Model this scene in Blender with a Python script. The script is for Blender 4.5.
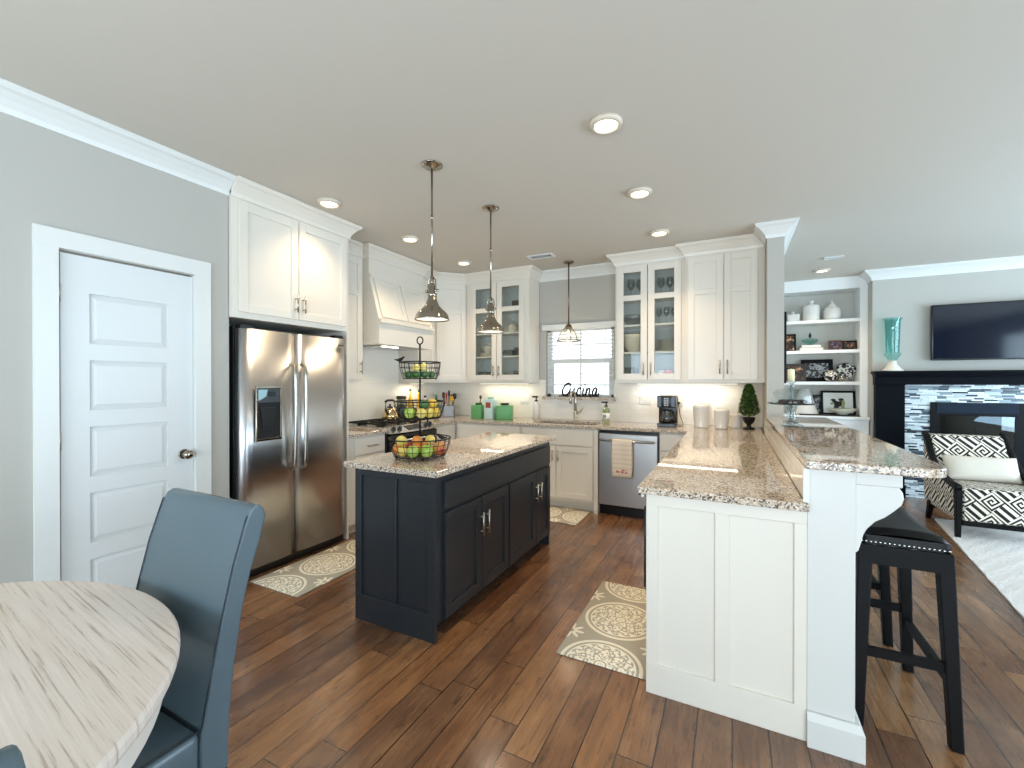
import bpy, bmesh, math, random
from mathutils import Matrix, Vector
random.seed(7)
for o in list(bpy.data.objects): bpy.data.objects.remove(o, do_unlink=True)
SC = bpy.context.scene
COL = SC.collection
PI = math.pi

# ------------------------------------------------------------------ camera, world, daylight, exposure
cam_data = bpy.data.cameras.new('camera')
cam = bpy.data.objects.new('camera', cam_data); COL.objects.link(cam)
cam_data.sensor_fit = 'HORIZONTAL'; cam_data.sensor_width = 36.0
cam_data.lens = 435.565 / 1024 * 36.0
cam_data.clip_start = 0.02; cam_data.clip_end = 200
cam.location = (0, 0, 1.37)
cam.rotation_euler = (math.radians(90 - 0.237), 0, math.radians(26.895))
SC.camera = cam

world = bpy.data.worlds.new('daylight_sky'); SC.world = world
world.use_nodes = True
_bg = world.node_tree.nodes['Background']
_bg.inputs['Color'].default_value = (0.86, 0.94, 1.0, 1)
_bg.inputs['Strength'].default_value = 2.6

def area_light(name, loc, rot, sx, sy, power, color):
    d = bpy.data.lights.new(name, 'AREA'); d.shape = 'RECTANGLE'; d.size = sx; d.size_y = sy
    d.energy = power; d.color = color
    o = bpy.data.objects.new(name, d); COL.objects.link(o); o.location = loc; o.rotation_euler = rot
    return o
DAY = (0.62, 0.83, 1.0)
# daylight coming in at the windows of the dining end and the living room: sky light, then upward-aimed fill lamps added to brighten the ceiling
area_light('daylight_dining_window', (-1.35, -2.52, 1.25), (math.radians(90), 0, 0), 2.2, 1.8, 64, DAY)
area_light('daylight_patio_door', (1.75, -2.52, 1.1), (math.radians(90), 0, 0), 2.2, 2.1, 70, DAY)
area_light('daylight_living_window', (5.12, 3.4, 1.35), (0, math.radians(90), 0), 2.0, 5.8, 240, (.60, .82, 1))
area_light('ceiling_fill_dining_window', (-1.35, -2.50, .95), (math.radians(135), 0, 0), 2.2, 1.2, 90, (.80, .91, 1))
area_light('ceiling_fill_patio_door', (1.75, -2.50, .95), (math.radians(135), 0, 0), 2.2, 1.2, 96, (.80, .91, 1))
area_light('ceiling_fill_living_window', (5.10, 3.4, .95), (0, math.radians(135), 0), 1.2, 5.8, 125, (.48, .75, 1))

SC.view_settings.view_transform = 'Standard'
SC.view_settings.look = 'None'
SC.view_settings.exposure = -0.22
SC.view_settings.gamma = 1.0
SC.view_settings.use_curve_mapping = False

# ------------------------------------------------------------------ mesh helper
class MB:
    def __init__(self, M=None):
        self.bm = bmesh.new(); self.M = M or Matrix()
    def v(self, p): return self.bm.verts.new(self.M @ Vector(p))
    def f(self, vs, m=0, smooth=False):
        try:
            f = self.bm.faces.new(vs); f.material_index = m; f.smooth = smooth; return f
        except ValueError: return None
    def box(self, x0, x1, y0, y1, z0, z1, m=0):
        p = [self.v((x, y, z)) for z in (z0, z1) for y in (y0, y1) for x in (x0, x1)]
        for q in ((0,2,3,1),(4,5,7,6),(0,1,5,4),(2,6,7,3),(0,4,6,2),(1,3,7,5)): self.f([p[i] for i in q], m)
        return self
    def hexa(self, b, t, m=0):                    # bottom quad, top quad (same winding)
        B = [self.v(p) for p in b]; T = [self.v(p) for p in t]; n = len(B)
        self.f(B[::-1], m); self.f(T, m)
        for i in range(n): self.f([B[i], B[(i+1)%n], T[(i+1)%n], T[i]], m)
        return self
    def prism(self, poly, axis, a, b, m=0, smooth=False):    # poly of 2D points, extruded along axis
        def P(u, w, t): return {'x': (t, u, w), 'y': (u, t, w), 'z': (u, w, t)}[axis]
        A = [self.v(P(u, w, a)) for u, w in poly]; B = [self.v(P(u, w, b)) for u, w in poly]; n = len(A)
        self.f(A[::-1], m); self.f(B, m)
        for i in range(n): self.f([A[i], A[(i+1)%n], B[(i+1)%n], B[i]], m, smooth)
        return self
    def tube(self, path, r, n=8, m=0, closed=False, smooth=True):
        P = [Vector(p) for p in path]; k = len(P)
        R = r if isinstance(r, (list, tuple)) else [r]*k
        rings = []; up = None
        for i in range(k):
            if closed: t = P[(i+1)%k] - P[i-1]
            else: t = P[min(i+1, k-1)] - P[max(i-1, 0)]
            if t.length < 1e-9: t = Vector((0,0,1))
            t.normalize()
            if up is None:
                up = t.orthogonal().normalized()
            else:
                up = (up - t*up.dot(t))
                if up.length < 1e-6: up = t.orthogonal()
                up.normalize()
            s = t.cross(up)
            rings.append([self.v(P[i] + (up*math.cos(2*PI*j/n) + s*math.sin(2*PI*j/n))*R[i]) for j in range(n)])
        for i in range(k if closed else k-1):
            a, b = rings[i], rings[(i+1)%k]
            off = 0
            if closed and i == k-1:
                off = min(range(n), key=lambda q: (b[q].co - a[0].co).length)
            for j in range(n): self.f([a[j], a[(j+1)%n], b[(j+1+off)%n], b[(j+off)%n]], m, smooth)
        if not closed: self.f(rings[0][::-1], m); self.f(rings[-1], m)
        return self
    def cyl(self, p0, p1, r0, r1=None, n=16, m=0, smooth=True):
        return self.tube([p0, p1], [r0, r0 if r1 is None else r1], n, m, False, smooth)
    def lathe(self, prof, c, n=24, m=0, smooth=True, sx=1, sy=1):
        rings = []
        for r, z in prof:
            if r < 1e-5: rings.append([self.v((c[0], c[1], c[2]+z))])
            else: rings.append([self.v((c[0]+sx*r*math.cos(2*PI*j/n), c[1]+sy*r*math.sin(2*PI*j/n), c[2]+z)) for j in range(n)])
        for a, b in zip(rings, rings[1:]):
            if len(a) == 1 and len(b) == 1: continue
            for j in range(n):
                if len(a) == 1: self.f([a[0], b[j], b[(j+1)%n]], m, smooth)
                elif len(b) == 1: self.f([a[j], b[0], a[(j+1)%n]], m, smooth)
                else: self.f([a[j], b[j], b[(j+1)%n], a[(j+1)%n]], m, smooth)
        return self
    def ball(self, c, r, n=14, k=9, sx=1, sy=1, sz=1, m=0):
        return self.lathe([(r*math.sin(PI*i/k), -r*sz*math.cos(PI*i/k)) for i in range(k+1)], c, n, m, True, sx, sy)
    def grid(self, fn, nu, nv, m=0, smooth=True):
        V = [[self.v(fn(i/nu, j/nv)) for j in range(nv+1)] for i in range(nu+1)]
        for i in range(nu):
            for j in range(nv): self.f([V[i][j], V[i+1][j], V[i+1][j+1], V[i][j+1]], m, smooth)
        return self
    def rbox(self, x0, x1, y0, y1, z0, z1, r=0.02, seg=3, m=0, puff=0.0):   # rounded (optionally puffed) box, own island
        tmp = bmesh.new()
        bmesh.ops.create_cube(tmp, size=1)
        for v in tmp.verts:
            v.co = Vector((x0+(v.co.x+.5)*(x1-x0), y0+(v.co.y+.5)*(y1-y0), z0+(v.co.z+.5)*(z1-z0)))
        bmesh.ops.bevel(tmp, geom=tmp.edges[:], offset=r, segments=seg, affect='EDGES', profile=.5)
        mp = {}
        for v in tmp.verts: mp[v.index] = self.v(v.co)
        tmp.verts.index_update()
        for f in tmp.faces: self.f([mp[v.index] for v in f.verts], m, True)
        tmp.free(); return self
    def sweep(self, pts, prof, closed=False, m=0):       # prof: (out, z); out is to the right of travel
        n = len(pts); rings = []
        P = [Vector((p[0], p[1])) for p in pts]
        def nrm(a, b):
            d = (b-a).normalized(); return Vector((d.y, -d.x))
        for i in range(n):
            if closed: n0, n1 = nrm(P[i-1], P[i]), nrm(P[i], P[(i+1)%n])
            else:
                n0 = nrm(P[i-1], P[i]) if i else nrm(P[0], P[1])
                n1 = nrm(P[i], P[i+1]) if i < n-1 else n0
            b = (n0+n1); b.normalize(); k = 1/max(.3, b.dot(n0))
            rings.append([self.v((P[i].x+b.x*k*o, P[i].y+b.y*k*o, z)) for o, z in prof])
        q = len(prof)
        for i in range(n if closed else n-1):
            a, b = rings[i], rings[(i+1)%n]
            for j in range(q): self.f([a[j], a[(j+1)%q], b[(j+1)%q], b[j]], m)
        if not closed: self.f(rings[0], m); self.f(rings[-1][::-1], m)
        return self

ROOT = {}
def _link(o, label=None, cat=None, group=None, kind=None):
    if label: o['label'] = label
    if cat: o['category'] = cat
    if group: o['group'] = group
    if kind: o['kind'] = kind
    return o
def thing(name, label, cat, loc=(0,0,0), rotz=0.0, group=None, local=False):
    o = bpy.data.objects.new(name, None); COL.objects.link(o); o.empty_display_size = .1
    o.location = loc; o.rotation_euler = (0, 0, rotz)
    ROOT[o.name] = (Vector((0,0,0)) if local else Vector(loc))
    return _link(o, label, cat, group)
def build(name, mb, mat, parent=None, label=None, cat=None, group=None, kind=None, bevel=0, weld=False, seg=1):
    bm = mb.bm
    if weld: bmesh.ops.remove_doubles(bm, verts=bm.verts[:], dist=1e-5)
    if parent is not None:
        off = ROOT[parent.name]
        if off.length: bmesh.ops.translate(bm, verts=bm.verts[:], vec=-off)
    bmesh.ops.recalc_face_normals(bm, faces=bm.faces[:])
    me = bpy.data.meshes.new(name); bm.to_mesh(me); bm.free()
    for m in (mat if isinstance(mat, (list, tuple)) else [mat]): me.materials.append(m)
    o = bpy.data.objects.new(name, me); COL.objects.link(o)
    if parent is not None:
        o.parent = parent; ROOT[o.name] = ROOT[parent.name]
    else: ROOT[o.name] = Vector((0,0,0))
    if bevel:
        b = o.modifiers.new('bevel', 'BEVEL'); b.width = bevel; b.segments = seg; b.limit_method = 'ANGLE'; b.angle_limit = math.radians(40)
    return _link(o, label, cat, group, kind)
def struct(name, mb, mat, parent=None, **k): return build(name, mb, mat, parent, kind='structure' if parent is None else None, **k)
def recenter(o):                                      # a one-mesh thing: put its origin at its base
    me = o.data; xs = [v.co for v in me.vertices]
    c = Vector(((min(v.x for v in xs)+max(v.x for v in xs))/2, (min(v.y for v in xs)+max(v.y for v in xs))/2, min(v.z for v in xs)))
    me.transform(Matrix.Translation(-c)); o.location = c
    return o
def single(name, mb, mat, label, cat, group=None, **k): return recenter(build(name, mb, mat, None, label, cat, group, **k))
def dup(root, loc, label=None, group=None, rotz=None):
    def rec(o, parent):
        c = o.copy(); COL.objects.link(c)
        ROOT[c.name] = ROOT.get(o.name, Vector((0,0,0)))
        if parent is not None: c.parent = parent
        for ch in [x for x in bpy.data.objects if x.parent == o]: rec(ch, c)
        return c
    r = rec(root, None); r.location = loc
    if rotz is not None: r.rotation_euler = (0,0,rotz)
    if label: r['label'] = label
    if group: r['group'] = group
    return r
def frame(O, u, w):                                   # local x = across (u), y = outward (w), z = up
    u = Vector(u).normalized(); w = Vector(w).normalized()
    return Matrix(((u.x, w.x, 0, O[0]), (u.y, w.y, 0, O[1]), (u.z, w.z, 1, O[2]), (0, 0, 0, 1)))

# ------------------------------------------------------------------ materials
def lin(c):
    if isinstance(c, str):
        c = [int(c[i:i+2], 16)/255 for i in (0, 2, 4)]
    return tuple((x/12.92 if x <= .04045 else ((x+.055)/1.055)**2.4) for x in c) + (1,)
class NT:
    def __init__(self, name):
        self.mat = bpy.data.materials.new(name); self.mat.use_nodes = True
        self.t = self.mat.node_tree; self.n = self.t.nodes; self.bsdf = self.n['Principled BSDF']
    def node(self, ty, **k):
        x = self.n.new(ty)
        for a, b in k.items(): setattr(x, a, b)
        return x
    def link(self, a, b): self.t.links.new(a, b)
    def setin(self, sock, val):
        if hasattr(val, 'is_linked') or hasattr(val, 'links'): self.link(val, sock)
        else: sock.default_value = val
    def math(self, op, a, b=0.0, c=None):
        x = self.node('ShaderNodeMath', operation=op)
        self.setin(x.inputs[0], a)
        if len(x.inputs) > 1: self.setin(x.inputs[1], b)
        if c is not None: self.setin(x.inputs[2], c)
        return x.outputs[0]
    def coords(self, kind='Object'): return self.node('ShaderNodeTexCoord').outputs[kind]
    def sep(self, v):
        x = self.node('ShaderNodeSeparateXYZ'); self.link(v, x.inputs[0]); return x.outputs
    def comb(self, x=0.0, y=0.0, z=0.0):
        q = self.node('ShaderNodeCombineXYZ')
        for s, v in zip(q.inputs, (x, y, z)): self.setin(s, v)
        return q.outputs[0]
    def noise(self, vec, scale, detail=3, rough=.5):
        x = self.node('ShaderNodeTexNoise'); self.link(vec, x.inputs['Vector'])
        x.inputs['Scale'].default_value = scale; x.inputs['Detail'].default_value = detail; x.inputs['Roughness'].default_value = rough
        return x.outputs['Fac']
    def white(self, vec):
        x = self.node('ShaderNodeTexWhiteNoise', noise_dimensions='3D'); self.link(vec, x.inputs['Vector']); return x.outputs['Value']
    def ramp(self, fac, stops, interp='LINEAR'):
        x = self.node('ShaderNodeValToRGB'); x.color_ramp.interpolation = interp
        e = x.color_ramp.elements
        while len(e) < len(stops): e.new(.5)
        for el, (p, c) in zip(e, stops): el.position = p; el.color = lin(c)
        self.link(fac, x.inputs[0]); return x.outputs[0]
    def mix(self, fac, a, b, blend='MIX'):
        x = self.node('ShaderNodeMix', data_type='RGBA', blend_type=blend)
        self.setin(x.inputs[0], fac); self.setin(x.inputs[6], a); self.setin(x.inputs[7], b)
        return x.outputs[2]
    def bump(self, h, strength=.2, dist=.01):
        x = self.node('ShaderNodeBump'); x.inputs['Strength'].default_value = strength; x.inputs['Distance'].default_value = dist
        self.link(h, x.inputs['Height']); self.link(x.outputs[0], self.bsdf.inputs['Normal'])
    def vmath(self, op, a, b):
        x = self.node('ShaderNodeVectorMath', operation=op); self.setin(x.inputs[0], a); self.setin(x.inputs[1], b); return x.outputs[0]
    def scale(self, v, s):
        x = self.node('ShaderNodeVectorMath', operation='MULTIPLY'); self.link(v, x.inputs[0]); x.inputs[1].default_value = s; return x.outputs[0]
    def boxmap(self):                                  # planar (u, v) picked by face direction
        co = self.sep(self.coords()); g = self.node('ShaderNodeNewGeometry')
        nn = self.sep(g.outputs['Normal'])
        ax = self.math('GREATER_THAN', self.math('ABSOLUTE', nn[0]), .6); az = self.math('GREATER_THAN', self.math('ABSOLUTE', nn[2]), .6)
        u = self.mixv(ax, co[0], co[1]); v = self.mixv(az, co[2], co[1])
        return u, v
    def mixv(self, f, a, b):
        x = self.node('ShaderNodeMix', data_type='FLOAT'); self.setin(x.inputs[0], f); self.setin(x.inputs[2], a); self.setin(x.inputs[3], b); return x.outputs[0]
    def done(self, color=None, rough=None, metal=None, **k):
        b = self.bsdf.inputs
        if color is not None: self.setin(b['Base Color'], lin(color) if isinstance(color, str) else color)
        if rough is not None: self.setin(b['Roughness'], rough)
        if metal is not None: self.setin(b['Metallic'], metal)
        for a, v in k.items(): self.setin(b[a.replace('_', ' ')], v)
        return self.mat
def M(name, color, rough=.5, metal=0.0, var=0.0, vscale=6.0, bump=0.0, bscale=60.0, **k):
    t = NT(name); co = t.coords()
    c = lin(color)
    if var:
        n = t.noise(co, vscale, 3)
        lo = tuple(x*(1-var) for x in c[:3])+(1,); hi = tuple(min(1, x*(1+var)) for x in c[:3])+(1,)
        c = t.mix(n, lo, hi)
    if bump: t.bump(t.noise(co, bscale, 3), bump, .004)
    return t.done(c, rough, metal, **k)
def emit(name, color, strength):
    t = NT(name); return t.done(color, .5, 0, Emission_Color=lin(color), Emission_Strength=strength)
def pane(name, tint='ffffff', gloss=.04, rough=0.0, edge=.4):
    t = NT(name); t.n.remove(t.bsdf)
    a = t.node('ShaderNodeBsdfTransparent'); a.inputs[0].default_value = lin(tint)
    g = t.node('ShaderNodeBsdfGlossy'); g.inputs['Roughness'].default_value = rough
    lw = t.node('ShaderNodeLayerWeight'); lw.inputs['Blend'].default_value = .25
    fac = t.math('ADD', t.math('MULTIPLY', t.math('POWER', lw.outputs['Facing'], 2.0), edge), gloss)
    m = t.node('ShaderNodeMixShader'); t.link(fac, m.inputs[0]); t.link(a.outputs[0], m.inputs[1]); t.link(g.outputs[0], m.inputs[2])
    t.link(m.outputs[0], t.n['Material Output'].inputs['Surface'])
    return t.mat

# --- plain ones
WHITE = M('white_cabinet_paint', 'e1dace', .32)
TRIMW = M('white_trim_paint', 'dddeda', .38)
DOORW = M('white_door_paint', 'd9dbda', .4)
WALLP = M('greige_wall_paint', 'b6b3ab', .75, bump=.03, bscale=180)
CEILP = M('ceiling_paint', 'cbc5ba', .85, bump=.04, bscale=150)
NAVY = M('navy_cabinet_paint', '22282e', .30)
STEEL_DARK = M('dark_steel', '4a4d50', .35, 1.0)
CHROME = M('polished_nickel', 'a39b8e', .10, 1.0)
NICKEL = M('brushed_nickel', 'b7b2a8', .3, 1.0)
BLACKM = M('black_wrought_metal', '14120f', .5, .4)
BLACKP = M('black_plastic', '101113', .3)
BLACKG = M('black_glass', '07090c', .05)
WOODBLK = M('espresso_black_wood', '060506', .5, var=.2, vscale=30, Specular_IOR_Level=.18)
BROWNW = M('red_brown_wood', '5a2d16', .4, var=.3, vscale=40)
LEATH = M('black_seat_leather', '0a090a', .45, bump=.08, bscale=260, Specular_IOR_Level=.3)
CHAIRL = M('dark_blue_grey_leather', '52626a', .27, bump=.05, bscale=240)
CERAM = M('white_ceramic', 'ece7df', .15)
CREAMC = M('cream_stoneware', 'd8cbb6', .3)
GREENT = M('green_painted_tin', '5fa065', .4, var=.1)
MINT = M('pale_mint_tin', 'bcd6d0', .35)
GLASS = pane('clear_glass', 'eef3f3', .10, 0, .8)
GLASSW = pane('window_glass', 'ffffff', .03, 0, .2)
GLASSC = pane('cabinet_glass', 'f6f9f8', .05, 0, .2)
WARM_EMIT = emit('warm_lamp_glow', 'fff1d8', 9)
LINER = emit('lit_white_enamel', 'fff3df', 1.6)
MANTEL = M('black_mantel_paint', '04070e', .45, Specular_IOR_Level=.07)
SLATE = M('slate_firebox_face', '14202f', .5, Specular_IOR_Level=.15)
TEALG = pane('teal_glass', 'd6f2f0', .05, .03, .35)
SHELFW = M('white_bookcase_paint', 'f0f1ef', .4)
PAPERW = M('white_paper', 'e9e8e4', .7)

# --- brushed stainless: faint stretched grain and soft waviness
def steel(name, col, rough, axis='v'):
    t = NT(name); co = t.coords()
    n = t.noise(t.scale(co, (3, 3, 420) if axis == 'h' else (420, 420, 3)), 1.0, 2)
    t.bump(t.noise(t.scale(co, (1.2, 1.2, 3)), 1.0, 2), .05, .03)
    r = t.math('ADD', t.math('MULTIPLY', n, .03), rough)
    return t.done(t.mix(n, lin(col), tuple(x*.96 for x in lin(col)[:3])+(1,)), r, 1.0)
STEEL = steel('brushed_stainless', 'c6c7c8', .24, 'h')
STEELV = steel('brushed_stainless_upright', 'd0d1d3', .27, 'v')

# --- floor planks running in depth
def plank_mat():
    t = NT('hand_scraped_walnut_planks'); x, y, z = t.sep(t.coords())
    W = .127
    row = t.math('FLOOR', t.math('DIVIDE', x, W))
    ln = .95
    off = t.math('MULTIPLY', t.white(t.comb(row, 3.1, 0)), 3.0)
    yy = t.math('DIVIDE', t.math('ADD', y, off), ln)
    col = t.math('FLOOR', yy)
    rnd = t.white(t.comb(row, col, 1.7))
    fx = t.math('FRACT', t.math('DIVIDE', x, W)); fy = t.math('FRACT', yy)
    ex = t.math('MINIMUM', fx, t.math('SUBTRACT', 1, fx)); ey = t.math('MINIMUM', fy, t.math('SUBTRACT', 1, fy))
    gx = t.math('LESS_THAN', ex, .020); gy = t.math('LESS_THAN', ey, .0022)
    gap = t.math('MAXIMUM', gx, gy)
    base = t.ramp(rnd, [(0, '70492f'), (.25, '8c5f3e'), (.5, 'a97549'), (.75, '7f5c45'), (1, 'ba8453')])
    gv2 = t.comb(t.math('MULTIPLY', x, 90), t.math('ADD', t.math('MULTIPLY', y, 5), t.math('MULTIPLY', rnd, 91)), 2)
    fine = t.noise(gv2, 1.0, 4, .7)
    kn = t.noise(t.comb(t.math('MULTIPLY', x, 19), t.math('MULTIPLY', y, 8), t.math('MULTIPLY', rnd, 23)), 1.0, 4, .65)
    gv = t.comb(t.math('MULTIPLY', x, 26), t.math('ADD', t.math('MULTIPLY', y, 2.2), t.math('MULTIPLY', rnd, 37)), 0)
    grain = t.noise(gv, 1.0, 5, .62)
    base = t.mix(t.math('MULTIPLY', grain, .85), base, lin('37221a'))
    blot = t.noise(t.comb(t.math('MULTIPLY', x, 7), t.math('MULTIPLY', y, 3.5), t.math('MULTIPLY', rnd, 11)), 1.0, 3)
    base = t.mix(t.math('MULTIPLY', t.math('SUBTRACT', blot, .45), 1.3), base, lin('b98a5e'))
    base = t.mix(t.math('MULTIPLY', t.math('GREATER_THAN', fine, .57), .40), base, lin('3a2317'))
    base = t.mix(t.math('MULTIPLY', t.math('SUBTRACT', kn, .60), 5.5), base, lin('21140d'))
    base = t.mix(gap, base, lin('150b07'))
    h = t.math('SUBTRACT', t.math('ADD', t.math('MULTIPLY', grain, .6), t.math('ADD', t.math('MULTIPLY', blot, .9), t.math('MULTIPLY', fine, .15))), t.math('MULTIPLY', gap, 1.5))
    t.bump(h, .45, .007)
    return t.done(base, t.math('ADD', .20, t.math('MULTIPLY', grain, .16)), 0, Coat_Weight=.45, Coat_Roughness=.16)
PLANKS = plank_mat()

def granite():
    t = NT('speckled_granite'); co = t.coords()
    n1 = t.noise(co, 130, 3, .65); n2 = t.noise(t.vmath('ADD', co, (5.3, 1.7, 9.1)), 210, 2, .6); n3 = t.noise(co, 14, 3)
    vo = t.node('ShaderNodeTexVoronoi'); t.link(co, vo.inputs['Vector']); vo.inputs['Scale'].default_value = 165
    cell = t.white(t.scale(vo.outputs['Position'], (171.3, 93.7, 57.1)))
    base = t.ramp(cell, [(0, '2a2a2c'), (.14, '6f6b69'), (.27, 'b0a596'), (.48, 'cfc1af'), (.72, 'ddd1c2'), (.89, 'e9e2d8'), (.97, 'bf9f82')], 'CONSTANT')
    base = t.mix(t.math('MULTIPLY', n3, .30), base, lin('c9a98d'))
    base = t.mix(t.math('GREATER_THAN', n2, .69), base, lin('3a3a3d'))
    return t.done(base, .035, 0)
GRANITE = granite()

def subway(name, axis):
    t = NT(name); s = t.sep(t.coords()); u = s[0] if axis == 'x' else s[1]
    v = s[2]; W, Hh = .15, .0752
    row = t.math('FLOOR', t.math('DIVIDE', v, Hh))
    uu = t.math('ADD', t.math('DIVIDE', u, W), t.math('MULTIPLY', t.math('MODULO', row, 2), .5))
    fu = t.math('FRACT', uu); fv = t.math('FRACT', t.math('DIVIDE', v, Hh))
    eu = t.math('MINIMUM', fu, t.math('SUBTRACT', 1, fu)); ev = t.math('MINIMUM', fv, t.math('SUBTRACT', 1, fv))
    g = t.math('MAXIMUM', t.math('LESS_THAN', eu, .011), t.math('LESS_THAN', ev, .022))
    t.bump(t.math('SUBTRACT', 1, g), .25, .002)
    return t.done(t.mix(g, lin('e9e4da'), lin('dad4c9')), t.math('ADD', .12, t.math('MULTIPLY', g, .5)), 0)
TILEX = subway('white_subway_tile', 'x'); TILEY = subway('white_subway_tile_side', 'y')

def mosaic():
    t = NT('linear_glass_mosaic'); u, v = t.boxmap()
    Hh = .017
    row = t.math('FLOOR', t.math('DIVIDE', v, Hh)); r0 = t.white(t.comb(row, 1.3, 5))
    uu = t.math('DIVIDE', t.math('ADD', u, t.math('MULTIPLY', r0, 2)), t.math('ADD', .075, t.math('MULTIPLY', r0, .07)))
    col = t.math('FLOOR', uu); rnd = t.white(t.comb(row, col, 8.7))
    fu = t.math('FRACT', uu); fv = t.math('FRACT', t.math('DIVIDE', v, Hh))
    g = t.math('MAXIMUM', t.math('LESS_THAN', fu, .03), t.math('LESS_THAN', fv, .10))
    c = t.ramp(rnd, [(0, '18222c'), (.15, '3d4c57'), (.24, '8f9ea6'), (.38, 'c3d0d4'), (.55, 'dfe8ea'), (.8, 'f0f4f4'), (.93, '5f6d76')], 'CONSTANT')
    t.bump(rnd, .5, .01)
    return t.done(t.mix(g, c, lin('8d969a')), .18, 0)
MOSAIC = mosaic()

def greek():
    t = NT('black_and_cream_key_fabric'); u, v = t.boxmap()
    a = t.math('MULTIPLY', t.math('ADD', u, v), .7071); b = t.math('MULTIPLY', t.math('SUBTRACT', u, v), .7071)
    S = .125
    ga, gb = t.math('DIVIDE', a, S), t.math('DIVIDE', b, S)
    chk = t.math('MODULO', t.math('ADD', t.math('ADD', t.math('FLOOR', ga), t.math('FLOOR', gb)), 200), 2)
    ca = t.math('SUBTRACT', t.math('FRACT', ga), .5); cb = t.math('SUBTRACT', t.math('FRACT', gb), .5)
    cheb = t.math('MAXIMUM', t.math('ABSOLUTE', ca), t.math('ABSOLUTE', cb))
    ang = t.math('DIVIDE', t.math('ARCTAN2', cb, ca), 2*PI)
    sp = t.math('LESS_THAN', t.math('FRACT', t.math('ADD', t.math('MULTIPLY', cheb, 4.6), ang)), .5)
    st = t.math('LESS_THAN', t.math('FRACT', t.math('MULTIPLY', ca, 2.5)), .5)
    f = t.mixv(chk, sp, st)
    return t.done(t.mix(f, lin('ece2d2'), lin('17120f')), .85, 0)
GREEK = greek()

def medallion():
    t = NT('medallion_mat_weave'); x, y, z = t.sep(t.coords())
    S = .44
    def cell(ox, oy):
        cx = t.math('SUBTRACT', t.math('FRACT', t.math('ADD', t.math('DIVIDE', x, S), ox)), .5)
        cy = t.math('SUBTRACT', t.math('FRACT', t.math('ADD', t.math('DIVIDE', y, S), oy)), .5)
        r = t.math('SQRT', t.math('ADD', t.math('MULTIPLY', cx, cx), t.math('MULTIPLY', cy, cy)))
        th = t.math('ARCTAN2', cy, cx)
        return r, th
    def band(v, lo, hi): return t.math('MULTIPLY', t.math('GREATER_THAN', v, lo), t.math('LESS_THAN', v, hi))
    r, th = cell(.5, .5)
    c8 = t.math('COSINE', t.math('MULTIPLY', th, 8)); s8 = t.math('COSINE', t.math('MULTIPLY', th, 16))
    pet = t.math('ADD', .25, t.math('MULTIPLY', c8, .055))
    def line(v, w_): return t.math('LESS_THAN', t.math('ABSOLUTE', v), w_)
    dark = line(t.math('SUBTRACT', r, pet), .013)
    pet2 = t.math('ADD', .325, t.math('MULTIPLY', s8, .03))
    pet3 = t.math('ADD', .14, t.math('MULTIPLY', t.math('COSINE', t.math('MULTIPLY', th, 6)), .045))
    pet4 = t.math('ADD', .20, t.math('MULTIPLY', c8, -.06))
    for q, w_ in ((pet2, .011), (pet3, .013), (pet4, .011)): dark = t.math('MAXIMUM', dark, line(t.math('SUBTRACT', r, q), w_))
    dark = t.math('MAXIMUM', dark, band(r, .055, .072))
    sp = t.math('GREATER_THAN', t.math('MULTIPLY', t.math('SINE', t.math('MULTIPLY', th, 16)), t.math('SINE', t.math('MULTIPLY', r, 75))), .55)
    dark = t.math('MAXIMUM', dark, sp)
    f = t.math('MULTIPLY', t.math('LESS_THAN', r, .385), t.math('SUBTRACT', 1, dark))
    f = t.math('MAXIMUM', f, band(r, .415, .455))
    r2, th2 = cell(0, 0)
    star = t.math('ADD', .115, t.math('MULTIPLY', t.math('COSINE', t.math('MULTIPLY', th2, 8)), .05))
    g = t.math('MULTIPLY', t.math('LESS_THAN', r2, star), t.math('GREATER_THAN', r2, .035))
    f = t.math('MAXIMUM', f, g)
    wv = t.noise(t.coords(), 300, 2)
    t.bump(wv, .2, .003)
    return t.done(t.mix(f, lin('b0a898'), lin('f0e8d4')), .9, 0)
MEDAL = medallion()

def tablewood():
    t = NT('whitewashed_table_wood'); x, y, z = t.sep(t.coords())
    # grain runs along the table's own boards
    a = math.radians(-6); ca, sa = math.cos(a), math.sin(a)
    u = t.math('ADD', t.math('MULTIPLY', x, ca), t.math('MULTIPLY', y, sa)); v = t.math('SUBTRACT', t.math('MULTIPLY', y, ca), t.math('MULTIPLY', x, sa))
    g = t.noise(t.comb(t.math('MULTIPLY', u, 2.4), t.math('MULTIPLY', v, 105), 0), 1.0, 5, .68)
    g2 = t.noise(t.comb(t.math('MULTIPLY', u, 2.0), t.math('MULTIPLY', v, 9), 4), 1.0, 4, .6)
    c = t.ramp(g, [(0, '8a7a6c'), (.36, 'b09e8f'), (.45, 'dccfc5'), (1, 'f3eae2')])
    c = t.mix(t.math('MULTIPLY', t.math('GREATER_THAN', t.math('MULTIPLY', g, g2), .40), .25), c, lin('b39d89'))
    c = t.mix(t.math('MULTIPLY', t.math('SUBTRACT', g2, .5), .9), c, lin('caa986'))
    t.bump(g, .25, .003)
    return t.done(c, .5, 0)
TABLEW = tablewood()
def woodgrain(name, a, b, rough=.5, s=(30, 30, 2)):
    t = NT(name); n = t.noise(t.scale(t.coords(), s), 1.0, 5, .6); t.bump(n, .2, .003)
    return t.done(t.mix(n, lin(a), lin(b)), rough, 0)
GREYWOOD = woodgrain('weathered_grey_wood', '4b4b48', 'a3a29b', .7, (6, 60, 30))
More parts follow.
